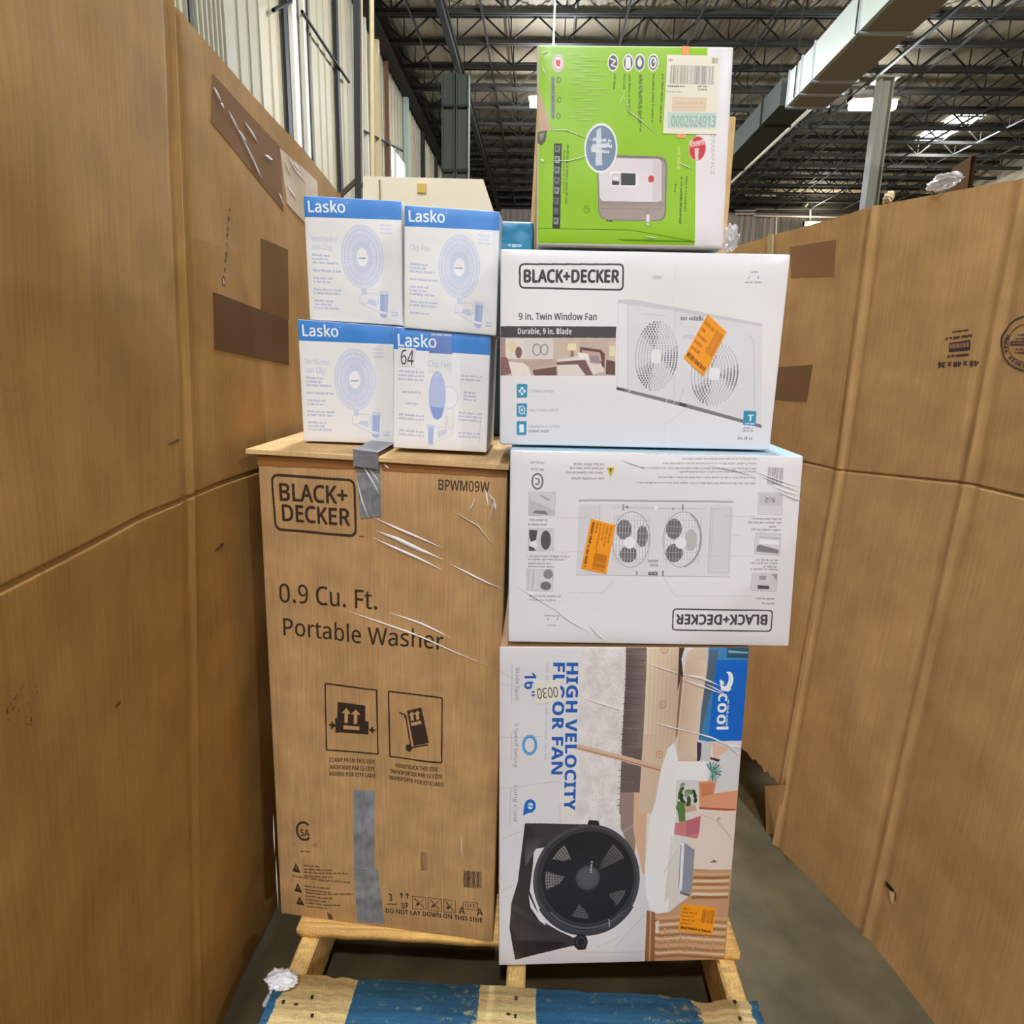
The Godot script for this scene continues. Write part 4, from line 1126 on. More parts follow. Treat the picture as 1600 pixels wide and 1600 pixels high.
func box1_art() -> ImageTexture:
	var p := Print.new(1363, 918, rgb(234, 232, 237))
	var ink := rgb(58, 58, 62)
	p.grade(q([-15.1, 588.3, 1344.1, 588.3, 1364.9, 935.2, -14.4, 935.6]), rgb(233, 231, 237), rgb(226, 229, 240), 20)
	p.round_quad(q([87.6, 62.9, 581.2, 55.3, 585.6, 177.1, 89.7, 176.2]), 25.2, 8.1, ink)
	p.text("BLACK+DECKER", v(107.6, 146.5), v(560, 139.6), 54, ink, "sans", 6.0)
	p.text("9 in. Twin Window Fan", v(88.4, 318), v(465.1, 312.4), 30.6, rgb(84, 84, 90), "sans", 2.0)
	p.poly(q([-15.5, 349.2, 558.7, 340.6, 557.6, 393.1, -15.4, 402.7]), rgb(72, 72, 76))
	p.text("Durable, 9 in. Blade", v(83.5, 383.7), v(345.5, 380.4), 27, rgb(236, 234, 236), "bold")
	# the bedroom picture
	p.poly(q([-15.4, 403.6, 557.6, 394, 562.3, 571.1, -15.1, 580.9]), rgb(198, 178, 170))
	p.poly(q([1.3, 405, 27.2, 404.5, 28, 559.9, 1.8, 560.5]), rgb(178, 148, 140))
	p.poly(q([27.2, 406.3, 253.4, 401.8, 255.6, 497.1, 27.7, 501.7]), rgb(228, 220, 214)); p.poly(q([114.4, 409.9, 261, 407, 259.5, 500.7, 119.2, 496.3]), rgb(220, 214, 214))
	p.ring(v(178.3, 455.3), 21.6, 28.8, 6, rgb(150, 146, 156)); p.ring(v(215.5, 454.6), 19.8, 27, 6, rgb(150, 146, 156))
	p.dot(v(59, 443.3), 19.8, 25.2, rgb(232, 214, 176)); p.dot(v(90.9, 469.7), 16.2, 27, rgb(126, 98, 94))
	p.poly(q([253.4, 400, 385.1, 399.2, 388.5, 498.1, 274.6, 509.5]), rgb(206, 188, 176)); p.poly(q([328.3, 423.6, 367.3, 422.8, 372.1, 455.1, 325.5, 456]), rgb(240, 226, 190)); p.poly(q([342.3, 455.7, 357.2, 455.4, 358.5, 498.7, 343.6, 499]), rgb(150, 120, 112))
	p.poly(q([386.4, 438.6, 487.5, 449.2, 508.8, 468.6, 509.7, 532, 388.5, 498.1]), rgb(112, 74, 72)); p.poly(q([394.4, 452.8, 484.3, 461.9, 495.4, 505, 405.3, 497.8]), rgb(196, 168, 162))
	p.poly(q([522.8, 405.4, 556.2, 404.8, 564, 567.4, 530.1, 568.1]), rgb(206, 190, 178)); p.poly(q([529.6, 432.2, 555.7, 431.7, 557.8, 476.6, 531.7, 477.2]), rgb(236, 222, 186)); p.poly(q([517.5, 495.5, 561, 503.7, 564, 567.4, 516.8, 564.7]), rgb(104, 76, 76))
	p.poly(q([277.2, 500.3, 404.5, 476.1, 490.1, 510.6, 510.5, 550.2, 436.1, 571.8, 285.7, 574.8]), rgb(226, 216, 212)); p.poly(q([274.7, 511.3, 414.6, 497.6, 454.9, 569.6, 419.2, 572.1, 378, 520.1, 277.9, 525.7]), rgb(122, 92, 96))
	p.poly(q([432.5, 475.5, 477.6, 480, 486.5, 516.1, 439.5, 511.6]), rgb(160, 142, 150)); p.poly(q([376, 462.2, 428.6, 470.2, 433.3, 497.2, 380.9, 494.6]), rgb(238, 232, 228))
	p.poly(q([-15.2, 497.1, 31.4, 492.6, 78.7, 558.9, 22.5, 580.2, -15.1, 580.9]), rgb(142, 104, 100)); p.poly(q([40.9, 514.1, 134.5, 521.3, 154.1, 577.5, 60.1, 579.4]), rgb(232, 224, 220)); p.poly(q([159.3, 551.8, 275.2, 533.1, 278.1, 575, 167.2, 577.2]), rgb(112, 84, 82))
	p.poly(q([106.3, 512.8, 255.6, 497.1, 274.9, 518.5, 153.6, 548.3]), rgb(186, 166, 158))
	# the three blue icons
	var blue := rgb(62, 150, 190)
	for ic in [q([83, 619.3, 135.8, 619.2, 134.8, 684.9, 83.7, 685.9]), q([83.9, 712.9, 135.2, 711.9, 134.2, 777.5, 84.5, 778.5]), q([84.8, 800.2, 134.5, 799.1, 134.4, 867.4, 85.4, 868.4])]: p.round_quad(ic, 7.2, 0, blue)
	p.line(v(92.8, 653.3), v(126.8, 652.6), 12.6, rgb(230, 240, 246)); p.line(v(109.6, 633.6), v(110, 672.4), 12.6, rgb(230, 240, 246)); p.dot(v(109.8, 653), 6.3, 8.1, blue)
	p.ring(v(109.9, 745.1), 16.2, 21.6, 5.4, rgb(214, 232, 240)); p.dot(v(109.9, 745.1), 5.4, 7.2, rgb(230, 240, 246)); p.line(v(91.6, 724.9), v(101.2, 734.1), 4, rgb(214, 232, 240)); p.line(v(118.7, 757.1), v(128.3, 767.2), 4, rgb(214, 232, 240))
	p.poly(q([98.3, 815, 121.3, 814.5, 121.8, 854.3, 98.7, 854.8]), rgb(232, 240, 246))
	var grey := rgb(164, 166, 176)
	p.text("2 Speed settings", v(143.9, 658.7), v(266.9, 656.2), 14.4, grey); p.text("Easy-to-use control", v(143.3, 750), v(290.1, 747.9), 14.4, grey)
	p.text("Adjustable accordion", v(142.6, 830.2), v(301.8, 828.7), 14.4, grey); p.greek(v(144.8, 853.8), v(240.9, 852.8), 14.4, grey, 7)
	# the printed window fan
	p.poly(q([558.3, 215.9, 837.5, 250.7, 1260.2, 312.8, 1308.6, 808.7, 903.4, 708.2, 572.9, 635.2]), rgb(222, 221, 229))
	p.poly(q([560.1, 216.7, 642.5, 216, 1260.2, 312.8, 1261.8, 328.7, 838.4, 264.7, 560.9, 233.3]), rgb(206, 205, 214))
	p.poly(q([572.3, 622.3, 618.2, 632.4, 903.3, 693.3, 1306.8, 791.8, 1308.6, 808.7, 903.7, 711.9, 573, 637]), rgb(126, 126, 134)); p.poly(q([572.5, 626, 612.5, 630.7, 613.1, 643.6, 573, 637]), rgb(84, 84, 92)); p.poly(q([887.9, 691.8, 922.8, 698.5, 923.9, 713.4, 889, 706.6]), rgb(70, 70, 78))
	p.poly(q([564.6, 233.2, 607, 237.6, 627.4, 626.7, 579.7, 618.5]), rgb(230, 229, 236)); p.line(v(607, 237.6), v(627.6, 630.4), 3, rgb(200, 200, 210))
	p.line(v(837.9, 257.7), v(861.8, 699.7), 3, rgb(204, 204, 214)); p.path(q([671.8, 280.2, 793.9, 286.6]), 4, rgb(200, 200, 210))
	p.path(q([1198.9, 367.2, 1225.6, 391.6, 1262.8, 719.5]), 8, rgb(204, 206, 222)); p.path(q([902, 624.8, 887.8, 689.9]), 8, rgb(206, 208, 222))
	for g in [[v(759.7, 474.4), 108, 163.8], [v(1049.3, 552.2), 120.6, 151.2]]:
		var c: Vector2 = g[0]
		p.dot(c, g[1], g[2], rgb(226, 226, 233))
		for row in 30:
			var y := -1.0 + 2.0 * (row + 0.5) / 30.0
			var hw := sqrt(1.0 - y * y)
			var nn := int(hw * 15) + 1
			for k in nn:
				var x := (-1.0 + 2.0 * (k + 0.5) / nn) * hw
				var ang := atan2(y, x); var rad := sqrt(x * x + y * y)
				var petal := sin(ang * 3.0 + 1.2) + rad * 0.5
				var tone := rgb(150, 150, 164) if petal > 0.55 else rgb(192, 192, 204)
				if petal > 1.1: tone = rgb(112, 112, 126)
				if rad < 0.22: continue
				var s := c + v(x * g[1], y * g[2])
				p.poly(PackedVector2Array([s + v(-4, -4), s + v(4, -4), s + v(4, 5), s + v(-4, 5)]), tone)
		p.dot(c, g[1] * 0.24, g[2] * 0.2, rgb(236, 236, 242))
	p.greek(v(867.1, 304.6), v(968.9, 306.1), 21.6, rgb(128, 128, 138), 12); p.round_quad(q([859.7, 278.3, 978, 281.3, 981.1, 341.3, 867.6, 336.4]), 19.8, 3, rgb(206, 206, 216))
	p.greek(v(884.5, 389.4), v(931.2, 392), 23.4, rgb(200, 200, 210), 4)
	p.round_quad(q([1209.7, 724.3, 1275.1, 726.7, 1276.7, 798.1, 1214.8, 795.6]), 7.2, 0, blue); p.text("T", v(1232.1, 776.4), v(1262.9, 776.7), 32.4, rgb(232, 242, 248), "bold"); p.greek(v(1224, 791.6), v(1272.2, 791.5), 8.1, rgb(214, 232, 242), 4)
	p.greek(v(1214.7, 814.4), v(1264.9, 814.4), 10.8, grey, 8); p.greek(v(1216, 827.7), v(1264.3, 827.6), 10.8, grey, 9)
	p.greek(v(1194.8, 868), v(1268.4, 867.4), 15.3, grey, 14)
	p.greek(v(1180.1, 86.7), v(1214.6, 86.1), 8.1, grey, 3); p.line(v(1168.1, 112.6), v(1181.7, 102.1), 4, grey); p.line(v(1217.8, 99.7), v(1217.4, 113.4), 6, grey); p.greek(v(1157.3, 132.6), v(1193.8, 131.9), 9, grey, 2); p.greek(v(1202.9, 131.8), v(1239.3, 131.1), 9, grey, 5)
	p.path(q([527.3, 715.9, 656, 629.8]), 3, rgb(220, 221, 230)); p.path(q([810.3, 813.4, 919.1, 726.6]), 4, rgb(216, 218, 230)); p.path(q([822.7, 42.3, 825, 889.1]), 3, rgb(224, 223, 229))
	p.poly(q([709.6, 114.4, 736.2, 103.6, 765.6, 108.2, 759.2, 122.1, 724.9, 126.2]), rgb(208, 206, 210))
	return p.tex()

func box2_art() -> ImageTexture:
	var p := Print.new(1376, 903, rgb(230, 228, 234))
	var ink := rgb(70, 70, 74); var grey := rgb(172, 170, 178)
	p.round_quad(q([795.9, 720.2, 1284.3, 719.8, 1284.3, 829, 797.3, 831]), 20.6, 6.6, ink)
	p.text("BLACK+DECKER", v(1262.8, 745.8), v(816.9, 751.3), 46.9, ink, "sans", 5.0)
	# the print stands on its head: rows of small type
	for l in [q([444, 115.1, 282.2, 116.6]), q([435.6, 88.5, 259, 90.3]), q([438.7, 68.8, 281, 70.2]), q([438.1, 51.1, 299.3, 52.1]), q([160.6, 49.6, 93.2, 49.2]), q([159.3, 79.8, 104.9, 79.1])]: p.greek(l[0], l[1], 11.2, rgb(120, 118, 124) if l[0].y > 150 else grey, int(l[0].x + l[0].y))
	for k in 9: p.greek(v(1155.9, 123.4) - v(0, k * 26 if k < 3 else k * 22), v(599.1, 130) - v(-k * 6, k * 26 if k < 3 else k * 22) + v(90 * (k % 3), 0), 9.4, grey, 40 + k)
	p.poly(q([451.8, 68.6, 491.3, 69.5, 474, 112.8]), rgb(206, 190, 60)); p.poly(q([465.1, 73.6, 478.3, 74.3, 473.3, 93.1]), rgb(90, 84, 60))
	p.ring(v(130.3, 137.5), 28.1, 37.5, 7.5, rgb(110, 108, 114)); p.text("C", v(143.2, 122.9), v(116.9, 123.5), 30, rgb(96, 94, 100), "bold")
	p.bars(q([1213.3, 53.2, 1288.9, 55.2, 1287.4, 134.4, 1213.2, 130.4]), 16, rgb(150, 148, 154), 3)
	# the fan seen from the back
	p.poly(q([328.3, 218.5, 1057.4, 209.8, 1062.4, 563.9, 322.3, 565.6]), rgb(222, 220, 227))
	p.poly(q([328.2, 214.9, 1057.3, 208, 1057.9, 217.1, 328.5, 227.6]), rgb(178, 176, 184)); p.poly(q([332.2, 223.9, 1056, 217.1, 1054.6, 224.5, 332.5, 234.8]), rgb(232, 230, 236))
	p.poly(q([328.9, 242.2, 427.3, 240.3, 431.8, 559.8, 324, 557.9]), rgb(216, 214, 222)); p.path(q([427.3, 240.3, 431.8, 559.8]), 3, rgb(186, 184, 192))
	p.poly(q([954.6, 237.4, 1057.3, 237.2, 1063.9, 556.2, 957.5, 552.4]), rgb(216, 214, 222)); p.path(q([954.7, 239.2, 957.5, 552.4]), 4, rgb(190, 188, 196), true)
	p.path(q([964.7, 246.4, 1048.4, 246.6, 1055.3, 542.9, 968.5, 542.6]), 3, rgb(196, 194, 202), true)
	p.path(q([490.2, 250, 926.7, 247.1]), 3, rgb(190, 188, 196)); p.path(q([322.3, 565.6, 1062.4, 563.9]), 4, rgb(186, 184, 192))
	p.poly(q([533.2, 234.6, 542.7, 234.4, 543.7, 261.8, 534.3, 262]), rgb(160, 158, 166)); p.poly(q([815.5, 227.3, 823, 227.1, 824.5, 254.6, 816.9, 254.7]), rgb(150, 148, 156)); p.dot(v(693, 246.1), 9.4, 9.4, rgb(240, 240, 244)); p.dot(v(556.4, 246.9), 6.6, 6.6, rgb(130, 128, 136)); p.dot(v(774.8, 250), 5.6, 5.6, rgb(150, 148, 156))
	var dark := rgb(108, 106, 110)
	for g in [[v(581.3, 396.3), 91.9, 131.2], [v(824.9, 391.7), 93.8, 131.2]]:
		var c: Vector2 = g[0]
		p.dot(c, g[1], g[2], rgb(228, 227, 233)); p.ring(c, g[1], g[2], 5, rgb(178, 176, 184)); p.ring(c, g[1] * 0.9, g[2] * 0.9, 3, rgb(204, 202, 210))
	for b in [[v(546.1, 350.3), 38, 50], [v(634.1, 380.3), 28, 54], [v(570.5, 464.1), 44, 42], [v(783.2, 342.2), 40, 50], [v(790.7, 454.5), 44, 46]]: p.dot(b[0], b[1] * 0.94, b[2] * 0.94, dark)
	p.dot(v(866.1, 392.9), 30, 52, rgb(188, 188, 188))
	for g in [v(581.3, 396.3), v(824.9, 391.7)]:
		for k in range(-6, 7): p.line(g + v(k * 14, -110), g + v(k * 14, 110), 2.5, rgb(186, 184, 192))
		for k in range(-3, 4): p.line(g + v(-80, k * 30), g + v(80, k * 30), 2, rgb(190, 188, 196))
		p.dot(g + v(-6, 14), 26.2, 28.1, rgb(236, 235, 240))
	p.path(p.oval(v(824.9, 391.7), 90, 127.5, 0.0, 24, -1.2, 1.4), 8, rgb(150, 148, 154))
	p.greek(v(713.5, 488.1), v(675.2, 488.7), 15, rgb(160, 158, 166), 3); p.greek(v(714.4, 507), v(676, 507.7), 15, rgb(160, 158, 166), 5)
	p.poly(q([669.9, 546, 714.2, 545.2, 714.9, 560.5, 670.6, 561.3]), rgb(74, 72, 76)); p.greek(v(710.5, 549.1), v(675.9, 549.7), 7.5, rgb(220, 220, 224), 2); p.poly(q([737, 539.1, 742.8, 539, 744, 563.8, 738.2, 563.9]), rgb(110, 108, 114)); p.poly(q([610.1, 543.2, 617.8, 543.1, 618.6, 562.2, 610.9, 562.4]), rgb(150, 148, 154))
	# thumbnails with call-out lines
	for t in [q([91.6, 186.9, 216, 184.4, 214.5, 292, 91.3, 292.5]), q([92.2, 353.3, 212, 351.1, 212.3, 455.6, 91.9, 457.8]), q([87.4, 543, 214.1, 542.7, 212.4, 646.4, 87, 646.6]), q([1174.3, 169.2, 1288.1, 168.8, 1291.7, 267.7, 1177.2, 266.2]), q([1173.7, 353.4, 1294.4, 354.9, 1296.2, 456.6, 1174.8, 453.1]), q([1169.2, 542.8, 1291.1, 544.5, 1291.5, 629.6, 1169, 625.9])]:
		p.poly(t, rgb(214, 212, 219)); p.path(t, 2.5, rgb(186, 184, 190), true)
	p.poly(q([94, 221.2, 149.1, 238.4, 212.2, 270, 210.7, 288.4, 93.2, 290.6]), rgb(196, 194, 200)); p.poly(q([108.2, 281.2, 123.1, 268.1, 170.5, 270.8, 184.1, 287]), rgb(130, 128, 132)); p.line(v(144.6, 200.3), v(188.4, 221.2), 10, rgb(176, 174, 180))
	p.poly(q([96.1, 358.8, 134.2, 359.9, 129.2, 404.7, 104.6, 414.5, 96.7, 395.9]), rgb(84, 82, 84)); p.dot(v(175, 405.7), 24.4, 45, rgb(92, 90, 92)); p.dot(v(118.2, 429.2), 18.8, 18.8, rgb(236, 234, 238)); p.poly(q([95.4, 433.3, 120.3, 442.3, 128.2, 456.2, 95.7, 456.8]), rgb(90, 88, 90))
	p.dot(v(189.6, 566), 22.5, 22.5, rgb(140, 138, 142)); p.dot(v(179.1, 621.9), 26.2, 20.6, rgb(120, 118, 122)); p.line(v(120.1, 548.2), v(115.9, 644.2), 6, rgb(186, 180, 184)); p.line(v(97.1, 548.6), v(94.7, 644.6), 4, rgb(190, 188, 192))
	p.poly(q([1180.4, 174.6, 1288.5, 174.3, 1290.6, 227.2, 1182.2, 227.5]), rgb(200, 199, 207)); p.text("5:2", v(1255.5, 189.5), v(1206.1, 190.4), 22.5, rgb(120, 118, 128), "bold")
	p.poly(q([1183.6, 413.3, 1194.7, 407.4, 1290.4, 430.2, 1288, 449.1, 1183.4, 439.7]), rgb(132, 130, 136)); p.line(v(1192.2, 371.8), v(1290.4, 377.4), 4, rgb(170, 168, 176)); p.poly(q([1193, 383, 1289.1, 386.8, 1288.6, 405.7, 1194.4, 403.6]), rgb(236, 235, 240))
	p.poly(q([1204.8, 553.7, 1237.7, 555.1, 1237.1, 574.3, 1206.1, 573]), rgb(160, 158, 164)); p.poly(q([1200.2, 600.1, 1252.6, 601.1, 1257.7, 618.5, 1199.5, 617.6]), rgb(86, 84, 88)); p.poly(q([1262.1, 545, 1291.2, 546.4, 1289.6, 577.3]), rgb(160, 158, 164))
	for l in [q([218.5, 301.1, 434.8, 297]), q([210.5, 461.3, 353.8, 454.9]), q([283.9, 651, 453.9, 650, 509.7, 587.2]), q([1014.2, 278.5, 1166.6, 277.4]), q([919.9, 465.3, 1169.6, 462.7]), q([742.3, 569.6, 804.6, 659.4, 1172.7, 653.1]), q([1057.7, 364.9, 1105.6, 365.9])]: p.path(l, 2.2, rgb(198, 196, 203))
	for l in [q([180.7, 309.2, 91.6, 309]), q([179.2, 329.5, 91.9, 329.3]), q([291.2, 476.8, 94.1, 478.5]), q([264.8, 492.4, 94.4, 493.6]), q([202, 512.5, 96.6, 512.5]), q([217.6, 527.4, 94.9, 527.7]), q([253.4, 667, 95.1, 667.8]), q([226.8, 686.9, 95.3, 687.2]), q([1290.9, 282.4, 1147.9, 283.3]), q([1294.1, 299.1, 1135.7, 300.2]), q([1266.8, 318.1, 1232.5, 318.8]), q([1292.9, 334.4, 1151.3, 333.3]), q([1288, 475.7, 1180.1, 475.8]), q([1287.2, 491, 1160, 491.4]), q([1286.4, 506.2, 1216.9, 505.6]), q([1291.2, 519.6, 1163.9, 519.9]), q([1285.9, 660.9, 1198.5, 660.4]), q([1285.7, 684.4, 1227.3, 683.4])]: p.greek(l[0], l[1], 10.3, rgb(164, 162, 170), int(l[0].y))
	p.greek(v(249.8, 764.8), v(178, 764.1), 7.5, grey, 2); p.line(v(193.7, 777.6), v(194.1, 793.4), 6, grey); p.line(v(234.8, 788.7), v(244.2, 776.7), 5, grey); p.greek(v(231.3, 810.5), v(194.4, 811.2), 8.4, grey, 6)
	p.path(q([519.7, 24.6, 940.6, 159.3]), 2, rgb(222, 220, 227)); p.path(q([156.9, 670.6, 610.6, 900.2]), 2, rgb(236, 235, 240)); p.path(q([291.8, 658.6, 668.5, 879.2]), 2, rgb(222, 220, 227))
	return p.tex()

func cool_art() -> ImageTexture:
	var W := 1173; var H := 1499
	var p := Print.new(W, H, rgb(218, 216, 222))
	# plaster wall, dark gap, boards, cushions (a room photographed on its side)
	p.poly(q([378.4, -14.2, 598.4, -15.2, 615.4, 741.8, 383.5, 739.2]), rgb(222, 216, 217))
	p.poly(q([298.6, 640.1, 607, 642.9, 596.3, 1526.7, 300.2, 1518.7]), rgb(222, 217, 218))
	p.im.convert(Image.FORMAT_RGB8)
	var px := p.im.get_data()
	var n1 := noise_bytes(W, H, 0.05, 91, 5); var n2 := noise_bytes(W, H, 0.012, 92, 4)
	for y in H:
		for x in W:
			if x < 380 or x > 640 or y > 980: continue
			var k := 1.0 - maxf(0.0, (n1[y * W + x] - 120) / 255.0) * 0.16 * clampf((x - 380) / 60.0, 0, 1) + (n2[y * W + x] - 128) / 2000.0
			for ch in 3: px[(y * W + x) * 3 + ch] = clampi(int(px[(y * W + x) * 3 + ch] * k), 0, 255)
	p.im = Image.create_from_data(W, H, false, Image.FORMAT_RGB8, px)
	p.grade(q([592.2, -15.2, 691.2, -15.6, 688.4, 439, 690, 742.6, 592.2, 741.5, 589.8, 333]).slice(0, 4), rgb(112, 98, 98), rgb(96, 82, 82), 10)
	p.poly(q([592.2, -15.2, 691.2, -15.6, 695.6, 258.9, 689.8, 500.2, 686.6, 742.6, 592.2, 741.5, 591.4, 408.2, 596.2, 149.1]), rgb(106, 92, 92))
	p.grade(q([599.7, 13, 691.1, 12.7, 691.7, 439, 597.5, 438.6]), rgb(96, 82, 82), rgb(128, 112, 108), 16, true)
	for k in 26: p.line(v(592.5, 27.2) + v(-k * 0.6, k * 27), v(683.3, 29.7) + v(-k * 1.2, k * 27), 2.5, rgb(90, 76, 76) if k % 3 else rgb(140, 124, 120))
	p.poly(q([593.1, 642.8, 686.9, 643.6, 678.1, 917.1, 673.7, 966.5, 601.7, 810.1]), rgb(150, 128, 122)); p.poly(q([660.5, 643.4, 734.6, 644.1, 733.7, 1042.6, 720.6, 1034, 665.7, 827.1]), rgb(216, 176, 150))
	p.poly(q([731.3, 644, 800.5, 644.7, 802.5, 1145.4, 737, 1110.1, 728.2, 811.7]), rgb(226, 218, 214))
	p.poly(q([691.2, -15.6, 843.9, -16.3, 852.1, 379, 840.6, 485.7, 781.1, 743.7, 686.6, 742.6, 689.8, 500.2, 695.6, 258.9]), rgb(212, 190, 168))
	p.grade(q([691.2, -15.6, 843.9, -16.3, 855.3, 379, 693.6, 378.4]), rgb(222, 202, 180), rgb(204, 180, 160), 12, true)
	for k in 7: p.line(v(708.9, -8.7) + v(k * 20, 0), v(714.5, 408.7) + v(k * 19, 0), 2, rgb(196, 170, 148))
	for c in [v(772.9, 9.5), v(776.6, 244.2), v(774.4, 466.9)]: p.ring(c, 17.3, 17.3, 3.9, rgb(184, 130, 96)); p.dot(c, 5.5, 7.1, rgb(196, 156, 128))
	p.poly(q([842.3, -16.3, 873.8, -16.5, 854.2, 47.7, 866.6, 119.7, 850.9, 148.8, 842, 185.4]), rgb(64, 50, 42)); p.poly(q([851.9, 112.5, 867.5, 134.3, 855.3, 379, 847.4, 409.3]), rgb(132, 112, 92))
	p.poly(q([876.5, 26.2, 914.3, 0.4, 981.5, 3, 980.7, 68.9, 963.6, 259.2, 957.4, 501.9, 953.2, 587.5, 859.4, 501.3, 855.3, 379, 863.7, 148.8]), rgb(214, 192, 172)); p.grade(q([878.4, 54.8, 973.3, 54.5, 956.3, 486.4, 859, 439.8]), rgb(206, 182, 162), rgb(226, 208, 190), 10, true)
	# blue cloth and the brand panel
	p.poly(q([980.1, -17, 1184.9, -17.9, 1180.4, 68.3, 1173.5, 410.7, 1006.4, 410, 955.7, 501.9, 963.6, 259.2, 979.3, 83.3]), rgb(58, 132, 192))
	p.poly(q([986.1, 11.5, 1025.5, 11.3, 1006.5, 185.3, 968.6, 379.4, 957.4, 501.9, 964.6, 274.1]), rgb(84, 104, 128)); p.poly(q([1065.7, -0.3, 1170.1, 3.6, 1170.6, 46.7, 1067.4, 42.7]), rgb(44, 78, 104)); p.poly(q([1073, 12.6, 1168.3, 19.4, 1167.3, 26.5, 1073.8, 22.6]), rgb(120, 180, 214))
	p.poly(q([1019.1, 52.9, 1186.9, 52.4, 1175.3, 412.2, 1007.3, 400.8]), rgb(10, 104, 208))
	var wt := rgb(240, 244, 250)
	p.dot(v(1076.8, 144.2), 28.4, 42.5, wt, 0.15)
	p.dot(v(1062, 138.4), 20.5, 33.1, rgb(10, 104, 208), 0.2); p.poly(q([1039.7, 138.4, 1055.3, 134, 1065.1, 157.4, 1046.4, 163.3]), wt); p.dot(v(1054.1, 138.4), 3.9, 4.7, rgb(10, 104, 208))
	p.poly(q([1046, 158.9, 1101.8, 177.9, 1086.7, 189.7, 1051.2, 185.3]), wt)
	p.text("cool", v(1040.7, 194.1), v(1042, 364.5), 55.1, wt, "bold"); p.greek(v(1086.1, 223.7), v(1086.3, 352.5), 9.5, rgb(190, 214, 240), 4)
	# handle, ironing board, pots, table
	p.poly(q([368.1, 416.3, 431.7, 430.2, 793.7, 522.5, 787.1, 550.4, 687.7, 523.3, 359, 437.4]), rgb(212, 178, 154)); p.line(v(368.6, 432.9), v(785, 541), 5, rgb(160, 120, 96))
	p.poly(q([955.6, 402.1, 1022.9, 414.6, 1056.2, 425.5, 1068.1, 746.9, 978.5, 745.9]), rgb(226, 222, 224)); p.poly(q([1022.8, 413.1, 1106.1, 441, 1085.2, 487.2, 1036.2, 486.9]), rgb(228, 188, 170)); p.poly(q([973.9, 409.8, 1022.8, 413.1, 1021, 502.3, 963.2, 491.1]), rgb(206, 204, 210))
	p.poly(q([1044.4, 486.9, 1176.8, 410.7, 1187.6, 748.2, 1069.7, 723.6]), rgb(216, 216, 222)); p.poly(q([951.2, 409.7, 974.4, 417.5, 973.2, 494.2, 957.1, 498.8]), rgb(60, 60, 84)); p.poly(q([1019.4, 479.1, 1069.2, 491.7, 1061.8, 502.5, 1020.1, 489.9]), rgb(70, 52, 56))
	p.poly(q([853.4, 496.6, 1011.1, 500.7, 1013.9, 588, 854.4, 582.1]), rgb(238, 238, 242))
	for k in 12:
		var a := -2.2 + k * 0.36
		p.line(v(1032.5, 549), v(1032.5, 549) + Vector2(cos(a), sin(a)) * 47.3, 8, [rgb(96, 150, 150), rgb(60, 110, 112), rgb(140, 184, 180)][k % 3])
	p.poly(q([971.7, 594, 1059.9, 588.4, 1054.6, 651.5, 1167.4, 639.9, 1173.4, 736, 985, 719.4]), rgb(222, 156, 124)); p.poly(q([978.9, 603.5, 1049.3, 600.9, 1046.7, 656.2, 991.4, 666.8]), rgb(206, 132, 100)); p.poly(q([984.8, 716.2, 1173, 731.1, 1172.2, 742.4, 983.8, 725.8]), rgb(176, 84, 66))
	for k in 26:
		var a := k * 2.4; var r: float = 0.8 * (14 + (k * 7) % 52)
		p.dot(v(917.6, 674.1) + Vector2(cos(a), sin(a) * 1.5) * r, 9, 13, [rgb(64, 92, 50), rgb(44, 66, 40), rgb(110, 138, 84), rgb(150, 160, 130)][k % 4], a)
	p.poly(q([955, 741.8, 1171.7, 736.2, 1177.5, 1025, 1065.4, 1014.7, 973.1, 1021.5, 939.9, 896.2]), rgb(228, 212, 204)); p.path(q([988.7, 750.2, 1074.1, 783.6, 1146.2, 858]), 3, rgb(206, 180, 166)); p.dot(v(1085.9, 775.6), 9.5, 9.5, rgb(206, 172, 156)); p.poly(q([1054.9, 985.1, 1075.8, 971.2, 1093.6, 984.9]), rgb(140, 100, 84)); p.path(q([1079.1, 783.6, 1161.5, 882.9]), 3, rgb(196, 160, 140))
	p.poly(q([873.7, 685, 910.6, 693.3, 921.1, 781.7, 891.6, 789.5, 878.3, 732.9]), rgb(92, 128, 66)); p.poly(q([911.9, 714.1, 965.9, 705.1, 971.1, 734, 921.9, 741.4]), rgb(214, 170, 160))
	p.poly(q([855, 789, 899.9, 789.6, 937.3, 775.5, 948.8, 774, 995.9, 758.4, 993, 839.5, 985, 868.9, 859.8, 842.7]), rgb(206, 128, 136)); p.poly(q([924.4, 781.8, 994.4, 760, 991.3, 837.9, 929, 855]), rgb(188, 108, 120))
	# ironing board
	var bd := PackedVector2Array([v(841.3, 415.3), v(813.5, 439.6), v(786.1, 531.7), v(765.8, 688.4)])
	bd.append_array(q([744.9, 763.5, 732.1, 1009.1, 744.7, 1144.3, 772.4, 1222.1, 807.4, 1238.4, 858.4, 1232.6, 864, 1180.9, 860.9, 977.8, 872.6, 748.9]))
	bd.append_array(q([862.9, 641.9, 865, 485.9]))
	p.poly(bd, rgb(236, 236, 240))
	p.grade(q([852.8, 837.7, 881.3, 895.4, 867.2, 1146.7, 838.4, 1180.4]), rgb(226, 222, 222), rgb(214, 206, 204), 8)
	p.path(q([887.8, 920.2, 827.1, 1035.8]), 3, rgb(196, 190, 190)); p.poly(q([856.3, 1044.7, 906.5, 1037.2, 898.2, 1181.6, 861.6, 1198.1]), rgb(222, 214, 208))
